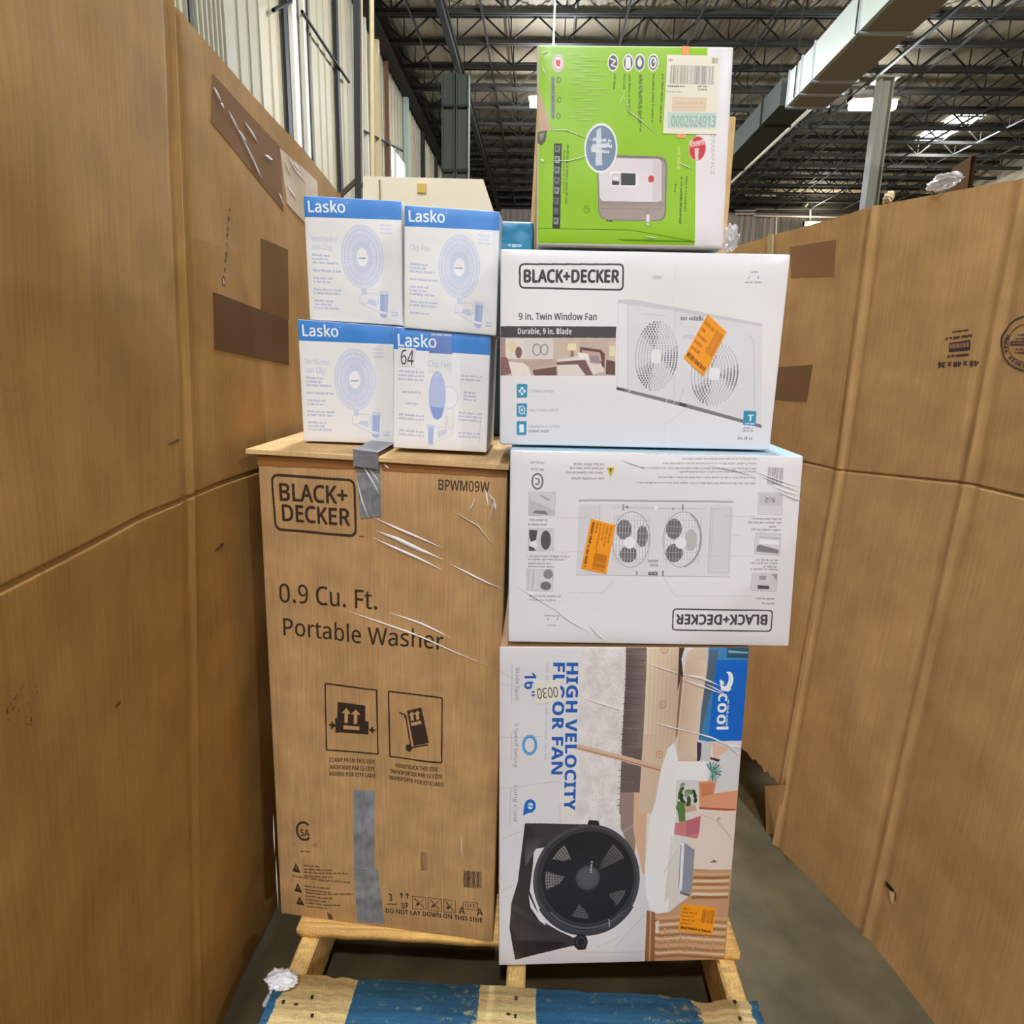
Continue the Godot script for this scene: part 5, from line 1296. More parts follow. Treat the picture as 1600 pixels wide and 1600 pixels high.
	p.poly(q([913.8, 879.4, 975, 921.5, 972.2, 1140.2, 913.3, 1122]), rgb(140, 146, 166)); p.poly(q([902.6, 887.4, 920.8, 884.4, 923.6, 1123.9, 900.7, 1109.8]), rgb(236, 236, 240)); p.line(v(904.7, 895.7), v(906, 1113.3), 4, rgb(104, 110, 130)); p.poly(q([916.8, 1123.8, 970.6, 1141.9, 964.8, 1157.2, 914.4, 1139.1]), rgb(120, 112, 116))
	# rug
	p.poly(q([972.5, 1013.1, 1167.5, 1026.5, 1187.3, 1515.7, 756.2, 1504, 751.9, 1221.7, 807.6, 1241.9, 867, 1232.8, 915.7, 1190.6, 972.8, 1148.8]), rgb(196, 154, 118))
	var cols := [rgb(206, 170, 134), rgb(166, 110, 66), rgb(222, 196, 166), rgb(176, 120, 74), rgb(214, 182, 150), rgb(188, 140, 100), rgb(226, 204, 178), rgb(158, 108, 70)]
	for k in 8: p.poly(PackedVector2Array([v(978.8, 1031.7) + v(0, k * 17), v(1161.9, 1041.6) + v(0, k * 17), v(1162.3, 1046.7) + v(0, k * 17 + 8), v(974.4, 1041.7) + v(0, k * 17 + 9)]), cols[k])
	for k in 12:
		var y0: float = 18.9 * k
		p.path(PackedVector2Array([v(765.2, 1247.9) + v(0, y0), v(825.6, 1257.9) + v(0, y0 + 6), v(927.7, 1247.1) + v(0, y0 + 10), v(1165.1, 1275.9) + v(0, y0 + 4)]), 10.2, cols[(k * 3) % 8])
	p.poly(q([751.9, 1221.7, 795.2, 1233, 809.3, 1505.4, 756.2, 1504]), rgb(156, 104, 66)); p.path(q([772.8, 1230.8, 781, 1495.7]), 6, rgb(206, 178, 150)); p.poly(q([801.2, 1283.5, 817.9, 1275.1, 818.2, 1345.2, 802.5, 1341.3]), rgb(226, 214, 202))
	for k in 90: p.dot(v(820.3, 1318.9) + v(fmod(k * 37.7, 290.0), fmod(k * 61.3, 130.0)), 5, 2, cols[(k * 5) % 8])
	# marble veins
	for l in [q([1.9, 158.4, 97.3, 168.4, 160.6, 142.4]), q([2.3, 390.8, 212.2, 384.1]), q([2.7, 621.8, 174.7, 596.9, 305.4, 579.3]), q([215.6, 594.1, 310.6, 588.7]), q([1.8, 99.9, 65.3, 135.4])]: p.path(l, 3, rgb(196, 192, 198))
	for l in [q([11.5, 858.9, 111.2, 816.8]), q([12.1, 1113.4, 79.7, 1081.2]), q([299.4, 679.3, 301.7, 782.4]), q([600.1, 1401.7, 739.5, 1247.4]), q([505.3, 1408.2, 623.9, 1349.4]), q([229.1, 1427.8, 264.6, 1473.1]), q([315.7, 1430, 748.8, 1441]), q([611, 834.5, 699.6, 771])]: p.path(l, 3, rgb(198, 186, 188))
	# the type, set sideways
	var bl := rgb(34, 92, 178)
	p.text("HIGH VELOCITY", v(318.1, 59.4), v(320.1, 718.7), 53.6, bl, "bold", 1.5)
	p.text("FLOOR FAN", v(255.8, 59.5), v(254.3, 560.4), 53.6, bl, "bold", 1.5)
	p.text("16\"", v(120.5, 105.3), v(120, 214.6), 55.1, bl, "bold")
	p.text("Blade Span", v(79.2, 87), v(77.1, 230.5), 17.3, rgb(132, 132, 140)); p.text("3 Speed Setting", v(76.1, 322.8), v(72.6, 522.4), 17.3, rgb(132, 132, 140))
	p.greek(v(58.6, 78.5), v(56.3, 236.3), 7.1, rgb(190, 188, 194), 2); p.greek(v(58.7, 368.7), v(56.1, 488.8), 7.1, rgb(190, 188, 194), 3); p.greek(v(221.1, 63.9), v(220.3, 482.2), 12.6, rgb(196, 194, 200), 5)
	p.ring(v(148, 421.3), 37, 45.7, 11.8, rgb(96, 168, 222)); p.ring(v(148, 421.3), 28.4, 36.2, 3.9, rgb(48, 110, 190))
	p.text("Long Cord", v(74.8, 599.4), v(72.6, 771.7), 17.3, rgb(132, 132, 140)); p.greek(v(55.2, 614.7), v(52.8, 792.1), 7.1, rgb(190, 188, 194), 8)
	p.poly(q([118.8, 742.1, 123.3, 701.1, 159.9, 725.1]), rgb(34, 100, 190)); p.dot(v(153, 698.3), 28.4, 31.5, rgb(34, 104, 196)); p.dot(v(154.6, 698.3), 13.4, 15.8, rgb(206, 216, 230)); p.line(v(139.8, 695), v(167.9, 701.6), 6, rgb(60, 160, 210))
	fan_art(p)
	return p.tex()

func fan_art(p: Print) -> void:
	var k0 := rgb(38, 37, 41); var k1 := rgb(58, 56, 60); var k2 := rgb(82, 80, 88)
	var c := v(447, 1054.3)
	# stand
	p.poly(q([129.1, 778.7, 434.7, 788.8, 501.5, 800.8, 320.7, 887.4, 145.5, 909.3, 117.7, 982.5]), k1)
	p.poly(q([129.1, 778.7, 177.8, 820.9, 171.5, 983.3, 156.3, 1116.1, 218.1, 1270.6, 374.5, 1361, 392.7, 1396.6, 85.8, 1468.4, 55.5, 1301.5, 65, 1173.4, 96.5, 1064.9]), rgb(46, 43, 46))
	p.poly(q([71.8, 1173.5, 131.9, 1217.3, 252.8, 1297.2, 374.3, 1352.3, 383.8, 1387.6, 98.9, 1363.2, 58.9, 1292.9]), rgb(60, 54, 57)); p.poly(q([98.9, 1371.9, 375, 1378.6, 85.8, 1468.4]), rgb(40, 37, 40))
	p.grade(q([128.2, 854, 244.2, 816.9, 170.8, 927.6, 134.6, 991]), rgb(54, 52, 56), rgb(104, 100, 106), 14)
	p.grade(q([65.2, 1207.4, 227.2, 1305.3, 365.8, 1357.3, 98.9, 1365]), rgb(44, 41, 44), rgb(70, 63, 66), 10)
	p.poly(q([151.4, 1132.9, 182.9, 1201.3, 244.2, 1297.1, 209.5, 1270.4, 162.4, 1200.8]), rgb(224, 220, 224))
	p.poly(q([444, 768, 490.6, 773.4, 498.1, 797.6, 434.8, 792]), k0)
	# grille and rim
	p.dot(c + v(-6, 12), 267.8, 277.2, rgb(50, 50, 56)); p.ring(c + v(-6, 10), 266.2, 274.1, 17.3, rgb(74, 73, 80))
	p.dot(c, 236.3, 236.3, rgb(29, 28, 31))
	p.ring(c, 237.8, 237.8, 7.1, rgb(66, 64, 70))
	for b in [[-2.6, 0.55, 0.95], [-0.9, 0.3, 0.95], [0.35, 0.6, 0.95], [1.55, 0.6, 0.96], [2.9, 0.5, 0.98]]:
		var a: float = b[0]
		var pts := PackedVector2Array()
		for i in 7: pts.append(c + Vector2.from_angle(a - 0.05 + i * 0.075) * 228.4 * (b[2] - 0.05))
		pts.append(c + Vector2.from_angle(a + 0.3) * 228.4 * b[1]); pts.append(c + Vector2.from_angle(a + 0.05) * 228.4 * (b[1] + 0.12))
		p.poly(pts, rgb(104, 98, 98) if a < 2.0 and a > -1.0 else rgb(142, 134, 132))
	for i in 84:
		var a := TAU * i / 84.0
		p.line(c + Vector2.from_angle(a) * 55.1, c + Vector2.from_angle(a + 0.12) * 236.3, 3.0, rgb(44, 43, 47))
	for k in 13: p.ring(c, 0.8 * (92 + k * 16.5), 0.8 * (92 + k * 16.5), 3.0, rgb(40, 39, 43))
	p.dot(c, 61.4, 61.4, rgb(76, 75, 81)); p.dot(c + v(2, -4), 47.3, 47.3, rgb(86, 84, 92)); p.ring(c, 63, 63, 4, rgb(50, 49, 54))
	p.text("cool", v(461.2, 969.8), v(457.2, 1029.5), 11, rgb(206, 206, 214), "bold")
	# lower rim, pivot
	var arc := p.oval(c + v(-6, 10), 266.2, 274.1, 0.0, 40, 0.5, 2.6)
	p.path(arc, 20.5, rgb(62, 61, 68))
	p.path(p.oval(c + v(-2, 4), 245.7, 250.4, 0.0, 40, 0.7, 2.4), 9.5, rgb(92, 92, 104))
	p.poly(q([340.1, 1362, 434.5, 1350.2, 457.9, 1384.1, 401.3, 1396.8, 340.9, 1398.9]), k1)
	p.dot(v(422.4, 1379.7), 34.7, 41, k0); p.ring(v(422.4, 1379.7), 23.6, 26.8, 4.7, k2); p.poly(q([384.1, 1396.4, 453.4, 1406.9, 445.2, 1420.9, 410.7, 1423.6]), k0)
	p.line(v(562.1, 1262.6), v(565.3, 1300.8), 6, rgb(150, 150, 160))

func washer_art() -> Image:
	var W := 1017; var H := 1916
	var p := Print.new(W, H, Color.BLACK, kraft_image(W, H, rgb(182, 143, 96), 23, 0.05, 0.05, 0.08))
	var ink := rgb(52, 38, 28)
	p.round_quad(q([56.4, 65.2, 411.7, 65.7, 416, 274, 63.3, 271.5]), 32.9, 9.3, ink)
	p.text("BLACK+", v(86.1, 159.4), v(380.4, 155.1), 60.1, ink, "sans", 4.0)
	p.text("DECKER", v(91.3, 233.4), v(385.9, 232.3), 58.6, ink, "sans", 4.0)
	p.text("BPWM09W", v(746.5, 81.4), v(949.8, 78.8), 34.3, ink, "sans", 1.0)
	p.text("0.9 Cu. Ft.", v(67.6, 540.7), v(504.2, 534.1), 70.1, ink, "sans", 1.0)
	p.text("Portable Washer", v(74.4, 668.8), v(775.9, 671.3), 65.8, ink, "sans", 1.0)
	p.greek(v(425, 270.8), v(444.2, 270.8), 5.7, ink, 2)
	p.poly(q([5.4, 10.7, 413, 6.5, 412.5, 28.6, 6.9, 35.5]), rgb(170, 116, 66)); p.poly(q([520.9, 4, 1013.1, 2.2, 1009.5, 16.9, 522.1, 26]), rgb(168, 114, 66))
	p.path(q([259.5, 851.1, 491.7, 852, 491.1, 1122.7, 257.4, 1127.3]), 6.4, ink, true)
	p.path(q([542.8, 852.8, 772.8, 862.4, 773.8, 1127.8, 544.4, 1126.8]), 6.4, ink, true)
	p.poly(q([314.8, 919.7, 440.1, 921, 435.9, 1042.8, 306.1, 1048]), ink)
	for x in [q([341.8, 1004.8, 344.9, 963.4, 330.7, 964.7, 353.6, 940.2, 373.2, 962.5, 361, 963.7, 358, 1003.3]), q([384.3, 1004.5, 387.2, 963.1, 373.1, 964.4, 396.7, 941.7, 417.3, 962.1, 403.3, 963.4, 400.4, 1002.9])]: p.poly(x, rgb(190, 148, 104))
	p.poly(q([337.5, 1014.7, 410.3, 1013.2, 410, 1028.3, 337.1, 1031.7]), rgb(190, 148, 104))
	p.poly(q([299.6, 990.1, 313.9, 986.9, 310.1, 1051.4, 299.9, 1050.5]), ink); p.poly(q([436.9, 986.3, 452.9, 986.6, 450, 1043.3, 435.9, 1042.8]), ink)
	p.line(v(272.2, 1021), v(300.8, 1020.1), 7.3, ink); p.poly(q([283, 1003, 302.8, 1019.9, 279.7, 1041.1]), ink)
	p.line(v(454.4, 1022.1), v(482.4, 1021.2), 7.3, ink); p.poly(q([472.7, 1003.4, 454.4, 1022.1, 472.2, 1037.3]), ink)
	p.poly(q([621.8, 925.9, 684.2, 907.2, 718.1, 1048.5, 651.2, 1068.4]), ink); p.poly(q([637.4, 974.3, 682.5, 960.7, 686.4, 973.3, 641.4, 987]), rgb(190, 148, 104))
	for x in [q([639.4, 966.7, 635.5, 941.2, 627.7, 943.8, 643.3, 927.6, 657, 937.3, 649.2, 939.9, 653.1, 963.5]), q([662.9, 960.7, 659, 935.3, 651.2, 937.9, 666.8, 921.7, 680.4, 929.5, 672.6, 932.1, 676.6, 955.7])]: p.poly(x, rgb(190, 148, 104))
	p.path(q([588.4, 936.5, 615.9, 944.9, 639.4, 1077.2, 714.3, 1056.4]), 6.4, ink); p.dot(v(629.5, 1080.1), 13.7, 15.5, ink); p.line(v(610, 940), v(615.8, 959.7), 5.5, ink)
	var t := [["CLAMP FROM THIS SIDE", q([269.3, 1176.3, 476.4, 1166.5])], ["MAINTENIR PAR CE CÔTÉ", q([270.4, 1207.3, 473.9, 1199.6])], ["AGARRE POR ESTE LADO", q([267.4, 1235, 477.5, 1228.3])], ["HANDTRUCK THIS SIDE", q([567.2, 1172.4, 758.4, 1165.6])], ["TRANSPORTER PAR CE CÔTÉ", q([542.8, 1200, 778.5, 1196.1])], ["TRANSPORTE POR ESTE LADO", q([536.5, 1227.9, 784.8, 1228.2])]]
	for l in t: p.text(l[0], l[1][0], l[1][1], 17.3, ink, "bold")
	# certification mark, cautions, symbols
	p.path(p.oval(v(141.7, 1492.5), 32.8, 40, 0.0, 30, 0.75, 5.5), 10, ink)
	p.text("SA", v(123.4, 1516.2), v(168.7, 1514.1), 30.9, ink, "bold"); p.text("C", v(88.8, 1565.8), v(100.7, 1565.4), 14.6, rgb(110, 80, 54)); p.text("US", v(175.5, 1559.8), v(203.5, 1558.6), 14.6, rgb(110, 80, 54)); p.greek(v(120.2, 1591.3), v(170.1, 1588.5), 9.1, rgb(104, 74, 48), 2)
	for c in [v(96, 1670.9), v(99.4, 1767.6), v(103.1, 1834.2)]: p.poly(PackedVector2Array([c + v(-20, 18), c + v(0, -26), c + v(20, 20)]), ink); p.line(c + v(0, -8), c + v(0, 8), 4, rgb(176, 133, 88))
	for l in [q([134.8, 1656.7, 207.7, 1652.1]), q([134.1, 1673.7, 266.6, 1663.9]), q([133.5, 1688.6, 341.6, 1671.5]), q([135, 1705.4, 265.7, 1695.7]), q([74.2, 1715, 351.3, 1712.6]), q([132.9, 1754.8, 251, 1748.6]), q([134.4, 1771.8, 263.5, 1766.3]), q([136, 1786.7, 367.2, 1768.1]), q([137.5, 1803.8, 262.6, 1796.5]), q([134.5, 1823.7, 240.1, 1816.6]), q([133.7, 1841.1, 305.1, 1829.9]), q([135.3, 1858.4, 238.9, 1853.7])]: p.greek(l[0], l[1], 9.1, rgb(98, 68, 44), int(l[0].y))
	p.bars(q([877.5, 1590.3, 959, 1586.3, 960.9, 1662.4, 878.9, 1666.7]), 18, ink, 5)
	p.bars(q([682.3, 1530.3, 713, 1528.6, 713.5, 1617, 682.6, 1618.8]), 7, rgb(134, 98, 64), 6)
	p.text("3", v(531.5, 1781.2), v(550.6, 1779.7), 32.8, ink, "bold"); p.greek(v(522.8, 1801.6), v(567.4, 1797.9), 7.3, ink, 4)
	for x in [v(590.8, 1764.9), v(618.1, 1763.5)]: p.line(x, x + v(0, -18), 5, ink); p.poly(PackedVector2Array([x + v(-9, -16), x + v(0, -28), x + v(9, -16)]), ink)
	p.text("UP", v(590.6, 1812), v(624.4, 1809.7), 29.1, ink, "bold")
	var b := 0
	for s in [q([641.2, 1747.8, 703.9, 1746, 704.2, 1803.4, 641.2, 1807.5]), q([714.3, 1744.7, 776.5, 1742.9, 777.1, 1802.3, 714.6, 1804.2]), q([786.8, 1741.6, 842.4, 1740.6, 843.3, 1799.9, 787.5, 1803.1]), q([877.2, 1738.2, 944.5, 1733.5, 945.3, 1769.3, 877.9, 1771.9])]:
		p.path(s, 3, rgb(86, 60, 40), true)
		if b < 3: p.line(s[0].lerp(s[2], 0.15), s[0].lerp(s[2], 0.85), 4, ink); p.line(s[1].lerp(s[3], 0.2), s[1].lerp(s[3], 0.8), 3, rgb(86, 60, 40)); p.dot((s[0] + s[2]) * 0.5 + v(-6, 8), 7, 7, ink)
		else: p.text("OFF", s[3].lerp(s[0], 0.3) + v(8, 0), s[2].lerp(s[1], 0.3) + v(-8, 0), 16.4, ink)
		b += 1
	p.text("A", v(859.8, 1799.8), v(886.6, 1798.4), 32.8, ink, "bold"); p.text("A", v(941.8, 1793.1), v(968.3, 1791.6), 32.8, ink, "bold")
	p.text("DO NOT LAY DOWN ON THIS SIDE", v(513.9, 1841.5), v(969.2, 1825.6), 20.9, ink, "bold")
	# rubbed creases and scuffs
	for l in [q([50.6, 1413.9, 90, 1491.2]), q([687.7, 1322.9, 728, 1338.1]), q([859.3, 1422.3, 876.5, 1541.3]), q([238.2, 1875.5, 254, 1895.3]), q([687.5, 1273.9, 738.1, 1346.9])]: p.path(l, 3, rgb(192, 150, 106))
	p.poly(q([234, 1869.5, 257.7, 1883.9, 260.7, 1927.4, 242.7, 1940.8]), rgb(92, 64, 40))
	return p.im

func orange_label(sd: int) -> StandardMaterial3D:
	var p := Print.new(256, 160, rgb(244, 156, 22))
	var ink := rgb(176, 96, 16)
	p.bars(q([160, 16, 246, 16, 246, 96, 160, 96]), 14, ink, sd)
	for k in 6: p.greek(v(12, 30 + k * 22), v([120, 90, 140, 60, 120, 100][(k + sd) % 6], 30 + k * 22), 11, ink, sd * 7 + k)
	p.greek(v(14, 148), v(240, 148), 16, rgb(110, 60, 16), sd)
	p.dot(v(150, 84), 4, 4, ink)
	return printed(p.tex(), 0.5)

# ---------------------------------------------------------------- the cartons
func cartons() -> void:
	# washer carton
	var wf := Face.new(Vector3(-0.461, 1.038, -1.075), Vector3(-0.048, 1.03, -1.032), Vector3(-0.057, 0.146, -1.033), Vector3(-0.472, 0.14, -1.076), 1017, 1916)
	wf.bulge = 0.004
	var kd: Array = [mats.kraft, mats.kraft_pale]
	var wb := Vector3(0, 0, -1)
	var w := carton("washer_carton", "tall brown carton printed Portable Washer, standing on the pallet's left half", wf, 0.42, printed(ImageTexture.create_from_image(washer_art()), 0.62, 0.45), mats.kraft, 0.004, "", wb)
	var o := w.position
	var yt := maxf(wf.a.y, wf.b.y)
	for s in [0, 1]:
		var st := start()
		var a := wf.a + Vector3(-0.014, 0, 0) if s == 0 else wf.a.lerp(wf.b, 0.462)
		var b := wf.a.lerp(wf.b, 0.455) if s == 0 else wf.b + Vector3(0.003, 0, 0)
		var lip := wf.n * 0.009
		var th := Vector3(0, 0.007, 0)
		var p := [a + lip, b + lip, b + wb * 0.43, a + wb * 0.43]
		for i in 4: p[i] = p[i] - o + Vector3(0, 0.0015, 0)
		quad(st, p[3] + th, p[2] + th, p[1] + th, p[0] + th)
		quad(st, p[0], p[1], p[2], p[3])
		for i in 4: quad(st, p[i] + th, p[(i + 1) % 4] + th, p[(i + 1) % 4], p[i])
		part("top_flap", done(st), mats.kraft_pale, w, "paler top flap")
	patch(w, wf, "duct_tape", q([412, -11.8, 514.6, -6.6, 520.2, 186.7, 432.2, 205.1]), mats.grey_tape, 0.0014, "grey tape folded down from the top", 8, 12)
	var tt := start()
	var ta: Vector3 = wf.at(v(412, -11.8)) - o; var tb: Vector3 = wf.at(v(514.6, -6.6)) - o
	var up := Vector3(0, 0.0135, 0)
	quad(tt, ta + wb * 0.3 + up, tb + wb * 0.3 + up, tb + wf.n * 0.0102 + up, ta + wf.n * 0.0102 + up)
	quad(tt, ta + wf.n * 0.0102 + up, tb + wf.n * 0.0102 + up, tb + wf.n * 0.0102 - up, ta + wf.n * 0.0102 - up)
	part("duct_tape", done(tt), mats.grey_tape, w, "grey tape over the top seam")
	patch(w, wf, "packing_tape", q([1.1, 7.3, 413.1, 4, 412.4, 32.3, 2, 40.8]), mats.clear_tape, 0.0009, "tawny clear tape under the rim", 12, 3)
	patch(w, wf, "packing_tape", q([518.1, -3.1, 1014.5, 2.1, 1009.8, 24.1, 520.6, 31]), mats.clear_tape, 0.0009, "tawny clear tape under the rim", 12, 3)
	patch(w, wf, "duct_tape", q([379, 1287.9, 472.7, 1283.7, 469.7, 1637.8, 374.3, 1642.3]), mats.grey_tape, 0.0010, "upper strip of grey tape", 5, 10)
	patch(w, wf, "duct_tape", q([374.2, 1644.4, 484.4, 1637.1, 509, 1896.4, 381.6, 1902.5]), mats.grey_tape, 0.0014, "lower crooked strip of grey tape", 5, 8)
	# small white and blue cartons, two on two
	var boxes := {}
	var sp := printed(lasko_front(["Ventilador", "con Clip"], [3, 1, 2, 2, 3]), 0.42)
	var en := printed(lasko_front(["Clip Fan"], [3, 1, 3, 2, 1]), 0.42)
	var sd := printed(lasko_side(), 0.42)
	var g := "small white and blue clip fan cartons"
	var white := flat(rgb(226, 227, 232), 0.5)
	carton("clip_fan_carton", "small white and blue carton with Spanish print, on the washer carton, lower left of four", Face.new(Vector3(-0.416, 1.256, -1.165), Vector3(-0.252, 1.248, -1.167), Vector3(-0.255, 1.048, -1.167), Vector3(-0.415, 1.049, -1.165), 755, 956), 0.16, sp, white, 0.002, g)
	var lr := Face.new(Vector3(-0.239, 1.245, -1.105), Vector3(-0.083, 1.235, -1.108), Vector3(-0.087, 1.046, -1.108), Vector3(-0.243, 1.05, -1.105), 760, 945)
	var cl := carton("clip_fan_carton", "small white and blue carton with a side-on fan and a 64 sticker", lr, 0.16, sd, white, 0.002, g)
	carton("clip_fan_carton", "small white and blue carton with Spanish print, topmost at the left", Face.new(Vector3(-0.399, 1.452, -1.172), Vector3(-0.237, 1.446, -1.174), Vector3(-0.238, 1.25, -1.174), Vector3(-0.397, 1.256, -1.172), 770, 973), 0.16, sp, white, 0.002, g)
	carton("clip_fan_carton", "small white and blue Clip Fan carton stacked above the one numbered 64", Face.new(Vector3(-0.218, 1.425, -1.1), Vector3(-0.071, 1.418, -1.103), Vector3(-0.074, 1.234, -1.103), Vector3(-0.221, 1.243, -1.1), 747, 969), 0.16, en, white, 0.002, g)
	var s64 := Print.new(160, 160, rgb(228, 228, 230))
	s64.text("64", v(18, 146), v(146, 148), 128, rgb(44, 44, 52))
	patch(cl, lr, "number_sticker", q([40.2, 154, 178.7, 151.3, 174.3, 292.7, 40.4, 294.3]), printed(s64.tex(), 0.5), 0.0006, "white sticker reading 64")
	patch(cl, lr, "clear_tape", q([279.4, 19.7, 461, 18.2, 462.1, 332.1, 280.7, 337]), film(0.12, 0.15), 0.0005, "strip of clear tape")
	# green heater carton
	var gf := Face.new(Vector3(-0.02, 1.608, -1.012), Vector3(0.243, 1.612, -1.025), Vector3(0.252, 1.357, -1.025), Vector3(-0.013, 1.356, -1.012), 923, 951)
	var ga := carton("heater_carton", "square lime green carton with a water heater picture, topmost of the right stack", gf, 0.26, printed(green_art(), 0.3), flat(rgb(206, 200, 192), 0.5), 0.003)
	var sl := Print.new(512, 760, rgb(234, 228, 214))
	sl.bars(q([40, 100, 470, 100, 470, 280, 40, 280]), 46, rgb(150, 144, 142), 2)
	sl.greek(v(14, 60), v(70, 60), 22, rgb(150, 146, 140), 2); sl.bars(q([440, 20, 500, 20, 500, 76, 440, 76]), 8, rgb(150, 148, 146), 6)
	sl.greek(v(16, 306), v(60, 306), 14, rgb(80, 76, 74), 3); sl.greek(v(66, 308), v(190, 308), 15, rgb(86, 82, 80), 11); sl.greek(v(310, 306), v(400, 306), 18, rgb(130, 124, 120), 4); sl.greek(v(314, 338), v(400, 338), 24, rgb(150, 146, 140), 5); sl.greek(v(10, 360), v(160, 360), 12, rgb(150, 146, 140), 6)
	sl.poly(q([76, 410, 400, 410, 400, 540, 76, 540]), rgb(226, 206, 182)); sl.path(q([76, 410, 400, 410, 400, 500, 76, 500]), 3, rgb(196, 168, 142), true); sl.greek(v(100, 470), v(380, 470), 26, rgb(212, 188, 160), 8)
	sl.poly(q([36, 552, 504, 552, 500, 706, 40, 706]), rgb(190, 214, 206)); sl.text("0002624913", v(70, 690), v(500, 690), 110, rgb(158, 182, 172), "bold")
	patch(ga, gf, "shipping_label", q([609.3, 43.4, 855.4, 44.2, 859.7, 400.4, 604.1, 399.4]), printed(sl.tex(), 0.35), 0.001, "off-white shipping label with a bar code", 8, 10, 0.001)
	patch(ga, gf, "orange_tape", q([679, 1.1, 714.7, 2.2, 713.6, 42.6, 677.8, 41.5]), flat(rgb(240, 150, 84), 0.5), 0.0008, "orange tape end", 3, 3)
	patch(ga, gf, "orange_tape", q([671.3, 399.9, 715.1, 400.8, 713.1, 420.7, 670.6, 418.4]), flat(rgb(238, 160, 96), 0.5), 0.0008, "orange tape end", 3, 3)
	# two window fan cartons
	var b1 := Face.new(Vector3(-0.064, 1.351, -1.012), Vector3(0.35, 1.353, -1.032), Vector3(0.35, 1.072, -1.032), Vector3(-0.06, 1.072, -1.012), 1363, 918)
	var bw := flat(rgb(206, 220, 232), 0.5)
	var w1 := carton("window_fan_carton", "white window fan carton with bedroom picture and diamond-set orange label", b1, 0.24, printed(box1_art(), 0.28), bw, 0.003, "window fan cartons in the right stack")
	patch(w1, b1, "price_label", q([994.1, 275.7, 1091.8, 355.1, 995.6, 564.2, 892.2, 480.8]), orange_label(2), 0.0008, "orange label turned askew")
	var b2 := Face.new(Vector3(-0.043, 1.068, -0.989), Vector3(0.393, 1.068, -1.01), Vector3(0.406, 0.763, -1.011), Vector3(-0.04, 0.762, -0.989), 1376, 903)
	var w2 := carton("window_fan_carton", "white window fan carton lying upside down, its print on its head", b2, 0.24, printed(box2_art(), 0.28), flat(rgb(176, 206, 220), 0.5), 0.003, "window fan cartons in the right stack")
	patch(w2, b2, "price_label", q([504.5, 330.7, 467.3, 559.2, 346.4, 534.6, 387.5, 302.5]), orange_label(5), 0.0008, "orange label stuck nearly upright")
	# floor fan carton
	var cf := Face.new(Vector3(-0.054, 0.752, -0.994), Vector3(0.346, 0.758, -1.014), Vector3(0.363, 0.153, -1.015), Vector3(-0.044, 0.134, -0.995), 1173, 1499)
	cf.bulge = 0.002
	var fc := carton("floor_fan_carton", "large High Velocity floor fan carton standing on its side at the bottom right", cf, 0.24, printed(cool_art(), 0.36), flat(rgb(190, 150, 108), 0.6), 0.003)
	patch(fc, cf, "price_label", q([927.8, 1192.6, 1106.3, 1220.5, 1094.7, 1360.7, 918.9, 1330]), orange_label(9), 0.0008, "small orange label near the foot")
	var s3 := Print.new(160, 120, rgb(226, 222, 212))
	s3.text("0030", v(146, 40), v(14, 34), 58, rgb(56, 54, 56))
	patch(fc, cf, "number_sticker", q([160.7, 151.1, 284.3, 138, 298.2, 226.3, 176.3, 243.7]), printed(s3.tex(), 0.5), 0.0008, "pale sticker reading 0030 upside down")

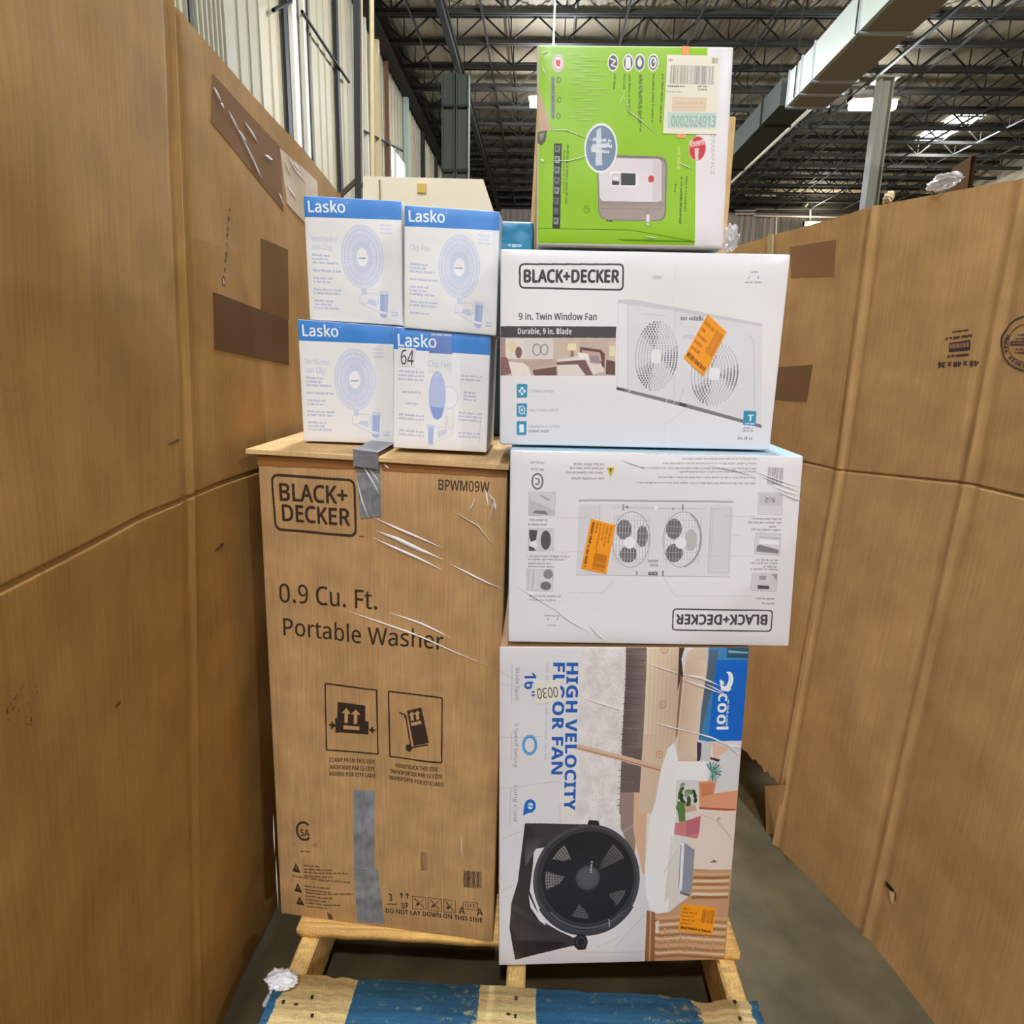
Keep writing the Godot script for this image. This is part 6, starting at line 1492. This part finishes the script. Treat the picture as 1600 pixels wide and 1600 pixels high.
func small_things() -> void:
	# cartons that stand behind the front stacks
	var tz := -1.2
	var tf: Array = [Vector3(-0.088, 1.419, -1.18), Vector3(-0.021, 1.418, -1.18), Vector3(-0.02, 1.374, -1.18), Vector3(-0.087, 1.372, -1.18)]
	var tface := Face.new(tf[0], tf[1], Vector3(tf[1].x, 1.354, -1.18), Vector3(tf[0].x, 1.354, -1.18), 240, 160)
	var tp := Print.new(240, 160, rgb(46, 134, 172))
	tp.greek(v(175, 88), v(95, 86), 14, rgb(206, 226, 236), 3)
	tp.poly(q([0, 0, 240, 0, 240, 6, 0, 5]), rgb(196, 206, 208))
	carton("teal_carton", "small teal carton standing between the white clip fan cartons and green carton", tface, 0.1, printed(tp.tex(), 0.4), flat(rgb(40, 116, 150), 0.4), 0.002)
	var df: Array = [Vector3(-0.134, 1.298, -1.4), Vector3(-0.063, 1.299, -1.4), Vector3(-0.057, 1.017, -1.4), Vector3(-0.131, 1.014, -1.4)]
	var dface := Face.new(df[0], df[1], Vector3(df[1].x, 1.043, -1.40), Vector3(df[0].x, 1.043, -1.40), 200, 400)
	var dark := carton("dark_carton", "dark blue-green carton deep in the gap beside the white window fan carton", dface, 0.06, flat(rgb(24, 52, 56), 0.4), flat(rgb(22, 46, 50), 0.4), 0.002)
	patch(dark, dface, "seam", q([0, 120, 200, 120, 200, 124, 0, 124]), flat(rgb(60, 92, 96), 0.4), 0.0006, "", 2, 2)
	var kf: Array = [Vector3(-0.023, 1.62, -1.31), Vector3(0.325, 1.619, -1.31), Vector3(0.328, 1.411, -1.31), Vector3(-0.031, 1.406, -1.31)]
	var kface := Face.new(kf[0], kf[1], Vector3(kf[2].x, 1.356, -1.31), Vector3(kf[3].x, 1.356, -1.31), 300, 300)
	var kb := carton("brown_carton", "plain brown carton whose edge shows behind the green carton", kface, 0.2, mats.kraft_pale, mats.kraft_pale, 0.003)
	# clear film, bunched at the corner of the green carton
	bunch("film_bunch", "bunched clear film beside the green carton's lower right corner", Vector3(0.262, 1.373, -1.03), Vector3(0.012, 0.019, 0.013), film(0.25, 0.2), 3, "film")
	bunch("film_scrap", "crumpled white film scrap caught on the pallet's left stringer", Vector3(-0.412, 0.155, -0.926), Vector3(0.028, 0.011, 0.02), flat(rgb(232, 232, 234), 0.3), 5, "film")
	var tail := start()
	var tl: Array = [Vector3(-0.418, 0.15, -0.93), Vector3(-0.429, 0.13, -0.921), Vector3(-0.444, 0.1, -0.925)]
	tube(tail, tl, 0.005, 6)
	var tm := part(numbered("film_tail"), done(tail), flat(rgb(226, 226, 230), 0.3), self)
	tag(tm, "thin twisted white film tail hanging off the pallet's left corner", "film")
	# stretch film: pulled strands that catch the light
	var sw := thing("stretch_film", "clear stretch film pulled in glinting diagonal strands across the cartons", "film", Vector3(-0.06, 0.5, -0.99))
	var wf := Face.new(Vector3(-0.461, 1.038, -1.075), Vector3(-0.048, 1.03, -1.032), Vector3(-0.057, 0.146, -1.033), Vector3(-0.472, 0.14, -1.076), 1017, 1916)
	wf.bulge = 0.004
	var so := sw.position
	for s in [[q([489.5, 194.4, 627.3, 239.3, 771.4, 286.9]), 5], [q([496.2, 241.7, 583.6, 264.6, 677.9, 299.8, 771.9, 328.6]), 9], [q([479.7, 267.1, 627.1, 316.3, 769.5, 367.6]), 6], [q([800.8, 342.7, 901.7, 380.7, 1013.6, 421]), 4], [q([552.2, 543.2, 678.8, 577, 808.4, 617.3]), 4], [q([355.6, 541.7, 491.6, 575.1, 596.8, 604.1, 760.9, 652, 968, 711]), 3.5], [q([424.2, -10, 462.9, 42.9, 516, 112.9]), 4], [q([429.4, -16.4, 484.5, 41.7, 518.6, 76.7]), 2.5], [q([418.9, 70.2, 439.4, 137.6, 467.5, 199]), 3.5], [q([943, 81.6, 971.3, 104.4, 952.7, 179.8]), 3], [q([901.9, 96.5, 875.2, 147.6]), 3], [q([935.8, 69.9, 947.7, 124.3]), 5], [q([974.2, 110.3, 976.6, 141]), 5], [q([812.1, 151.6, 911.3, 195.1, 976.2, 266.3]), 1.5], [q([837.2, -14.1, 913, -11.2]), 4], [q([528, 6.1, 549.3, 20.7]), 4]]:
		part("film_strand", strand_mesh(wf, s[0], s[1] * 0.9, 0.002, so, 0.0014), mats.film, sw)
	for s in [[q([-9.1, 1440.9, -12.7, 1628]), 3], [q([-8.9, 1638.1, -8.7, 1885.7]), 3], [q([865.3, 1421.6, 869.3, 1532]), 2]]: part("film_strand", strand_mesh(wf, s[0], s[1] * 0.9, 0.002, so, 0.0014), mats.film, sw)
	var b2 := Face.new(Vector3(-0.043, 1.068, -0.989), Vector3(0.393, 1.068, -1.01), Vector3(0.406, 0.763, -1.011), Vector3(-0.04, 0.762, -0.989), 1376, 903)
	for s in [[q([206.1, 718.5, 294.9, 785.8, 393.8, 843.6]), 2], [q([392.8, 808.9, 473.2, 887.3]), 3.5], [q([934.3, 51.7, 1048.3, 67.2, 1144.3, 92.2]), 1.6], [q([1152.5, 74.1, 1258.9, 107.9, 1370.1, 138.1]), 2], [q([1172.6, 91.6, 1279.5, 130, 1376.6, 159.8]), 2.5], [q([1232.5, 135.5, 1310.3, 161.1, 1368.4, 176.3]), 2], [q([1243.3, 153.3, 1341, 189.6, 1379.9, 201.6]), 2.5], [q([520, 33.5, 634, 66.7]), 1.2], [q([40.5, 624.3, 216, 728.1]), 1.2]]:
		part("film_strand", strand_mesh(b2, s[0], s[1], 0.002, so, 0.001), mats.film, sw)
	var cf := Face.new(Vector3(-0.054, 0.752, -0.994), Vector3(0.346, 0.758, -1.014), Vector3(0.363, 0.153, -1.015), Vector3(-0.044, 0.134, -0.995), 1173, 1499)
	cf.bulge = 0.002
	for s in [[q([861.2, 109.6, 954.6, 128.3, 1046.4, 163.3]), 4], [q([859.5, 132.8, 957, 163.3, 1080.1, 207.4]), 3], [q([964, 148.7, 1029.9, 177.9, 1088.4, 211.8]), 2.5], [q([922.3, 364.1, 1021.3, 391.7, 1138.6, 441.2]), 3], [q([681, 62.6, 850.1, 109.6]), 1.5], [q([726, 318.4, 939, 371.7]), 1.5], [q([401, 214.6, 603.3, 273.6]), 1.5], [q([1087.5, 410.3, 1166.1, 479.9]), 6], [q([1104.9, 425.7, 1171.1, 441.4]), 3]]:
		part("film_strand", strand_mesh(cf, s[0], s[1] * 1.2, 0.002, so, 0.001), mats.film, sw)
	var gf := Face.new(Vector3(-0.02, 1.608, -1.012), Vector3(0.243, 1.612, -1.025), Vector3(0.252, 1.357, -1.025), Vector3(-0.013, 1.356, -1.012), 923, 951)
	for s in [[q([412.9, 233.2, 439.5, 302.7, 498.8, 344.2, 596.2, 420.8]), 3], [q([56.1, 392.2, 143.4, 391.1, 275.4, 439.3]), 3], [q([71.8, 535.9, 159.8, 534.6, 276.6, 504]), 3], [q([473.1, 218.6, 501, 186.5]), 2], [q([681.3, 534.1, 756.3, 565.5]), 4], [q([531.2, 894.6, 599.1, 904.6]), 4], [q([20.4, 529.4, 35.2, 543.7]), 9], [q([25.1, 44, 53.6, 30.2]), 5], [q([25.4, 98.7, 40, 139.9]), 4], [q([415.2, 212.3, 388.2, 282.3]), 2]]:
		part("film_strand", strand_mesh(gf, s[0], s[1] * 0.8, 0.0007, so, 0.001), mats.film, sw)
	for k in 24:
		var a: Vector2 = v(139.3, 43.1) + v(fmod(k * 37.0, 90.0), k * 13.0)
		part("film_strand", strand_mesh(gf, PackedVector2Array([a, a + v(60 + fmod(k * 29.0, 70.0), 3)]), 1.5, 0.0004, so, 0.0009), mats.film_thin, sw)
	# odds and ends on the right bulk box
	bunch("plastic_bag", "clear plastic bag bulging over the right bulk box's rim", Vector3(0.74, 1.539, -1.395), Vector3(0.02, 0.014, 0.05), film(0.35, 0.2), 7, "bag")
	var bf: Array = [Vector3(0.8, 1.587, -1.486), Vector3(0.8, 1.592, -1.426), Vector3(0.8, 1.55, -1.399), Vector3(0.8, 1.548, -1.458)]
	bf[2] = Vector3(0.82, 0.95, bf[1].z); bf[3] = Vector3(0.82, 0.95, bf[0].z)
	var st := start()
	quad(st, bf[0], bf[1], bf[2], bf[3]); quad(st, bf[1] + Vector3(0.01, 0, 0), bf[0] + Vector3(0.01, 0, 0), bf[3] + Vector3(0.01, 0, 0), bf[2] + Vector3(0.01, 0, 0))
	quad(st, bf[0] + Vector3(0.01, 0, 0), bf[1] + Vector3(0.01, 0, 0), bf[1], bf[0]); quad(st, bf[3], bf[0], bf[0] + Vector3(0.01, 0, 0), bf[3] + Vector3(0.01, 0, 0))
	var fl := part(numbered("brown_flap"), done(st), flat(rgb(112, 84, 56), 0.7), self)
	tag(fl, "loose brown board flap sticking up above the right bulk box", "flap")
	bunch("paper_scrap", "small pale torn paper scrap poking over the right bulk box's rim", Vector3(0.69, 1.532, -1.499), Vector3(0.008, 0.013, 0.018), flat(rgb(214, 196, 160), 0.7), 9, "paper")
	var sf: Array = [Vector3(0.572, 1.524, -1.864), Vector3(0.577, 1.521, -1.844), Vector3(0.579, 1.468, -1.838), Vector3(0.573, 1.471, -1.86)]
	st = start()
	var th := Vector3(-0.004, 0, 0.001)
	quad(st, sf[0] + th, sf[1] + th, sf[2] + th, sf[3] + th)
	for i in 4: quad(st, sf[i], sf[(i + 1) % 4], sf[(i + 1) % 4] + th, sf[i] + th)
	var cp := part(numbered("rim_clip"), done(st), flat(rgb(186, 170, 130), 0.5), self)
	tag(cp, "narrow pale clip hooked over the right bulk box's far rim", "clip")

func bunch(called: String, label: String, at: Vector3, s: Vector3, m: Material, sd: int, category: String) -> void:   # a crumpled lump of film or paper
	var n := FastNoiseLite.new(); n.seed = sd; n.frequency = 1.1; n.noise_type = FastNoiseLite.TYPE_CELLULAR; n.fractal_octaves = 2
	var st := start()
	grid(st, range(37), range(21), func(i, j):
		var a: float = -TAU * i / 36.0; var b: float = PI * j / 20.0
		var d := Vector3(cos(a) * sin(b), cos(b), sin(a) * sin(b))
		return d * s * (1.0 + 0.9 * n.get_noise_3dv(d * 2.0) + 0.35), func(i, j): return Vector2(i, j))
	var o := part(numbered(called), done(st, true), m, self)
	o.position = at
	tag(o, label, category)


func _ready() -> void:
	light_and_camera()
	for k in {"sans": 400, "bold": 700}:
		var f := SystemFont.new()
		f.font_names = PackedStringArray(["Droid Sans"])
		f.font_weight = {"sans": 400, "bold": 700}[k]
		Print.fonts[k] = f
	materials()
	warehouse()
	bulk_boxes()
	pallet()
	cartons()
	small_things()
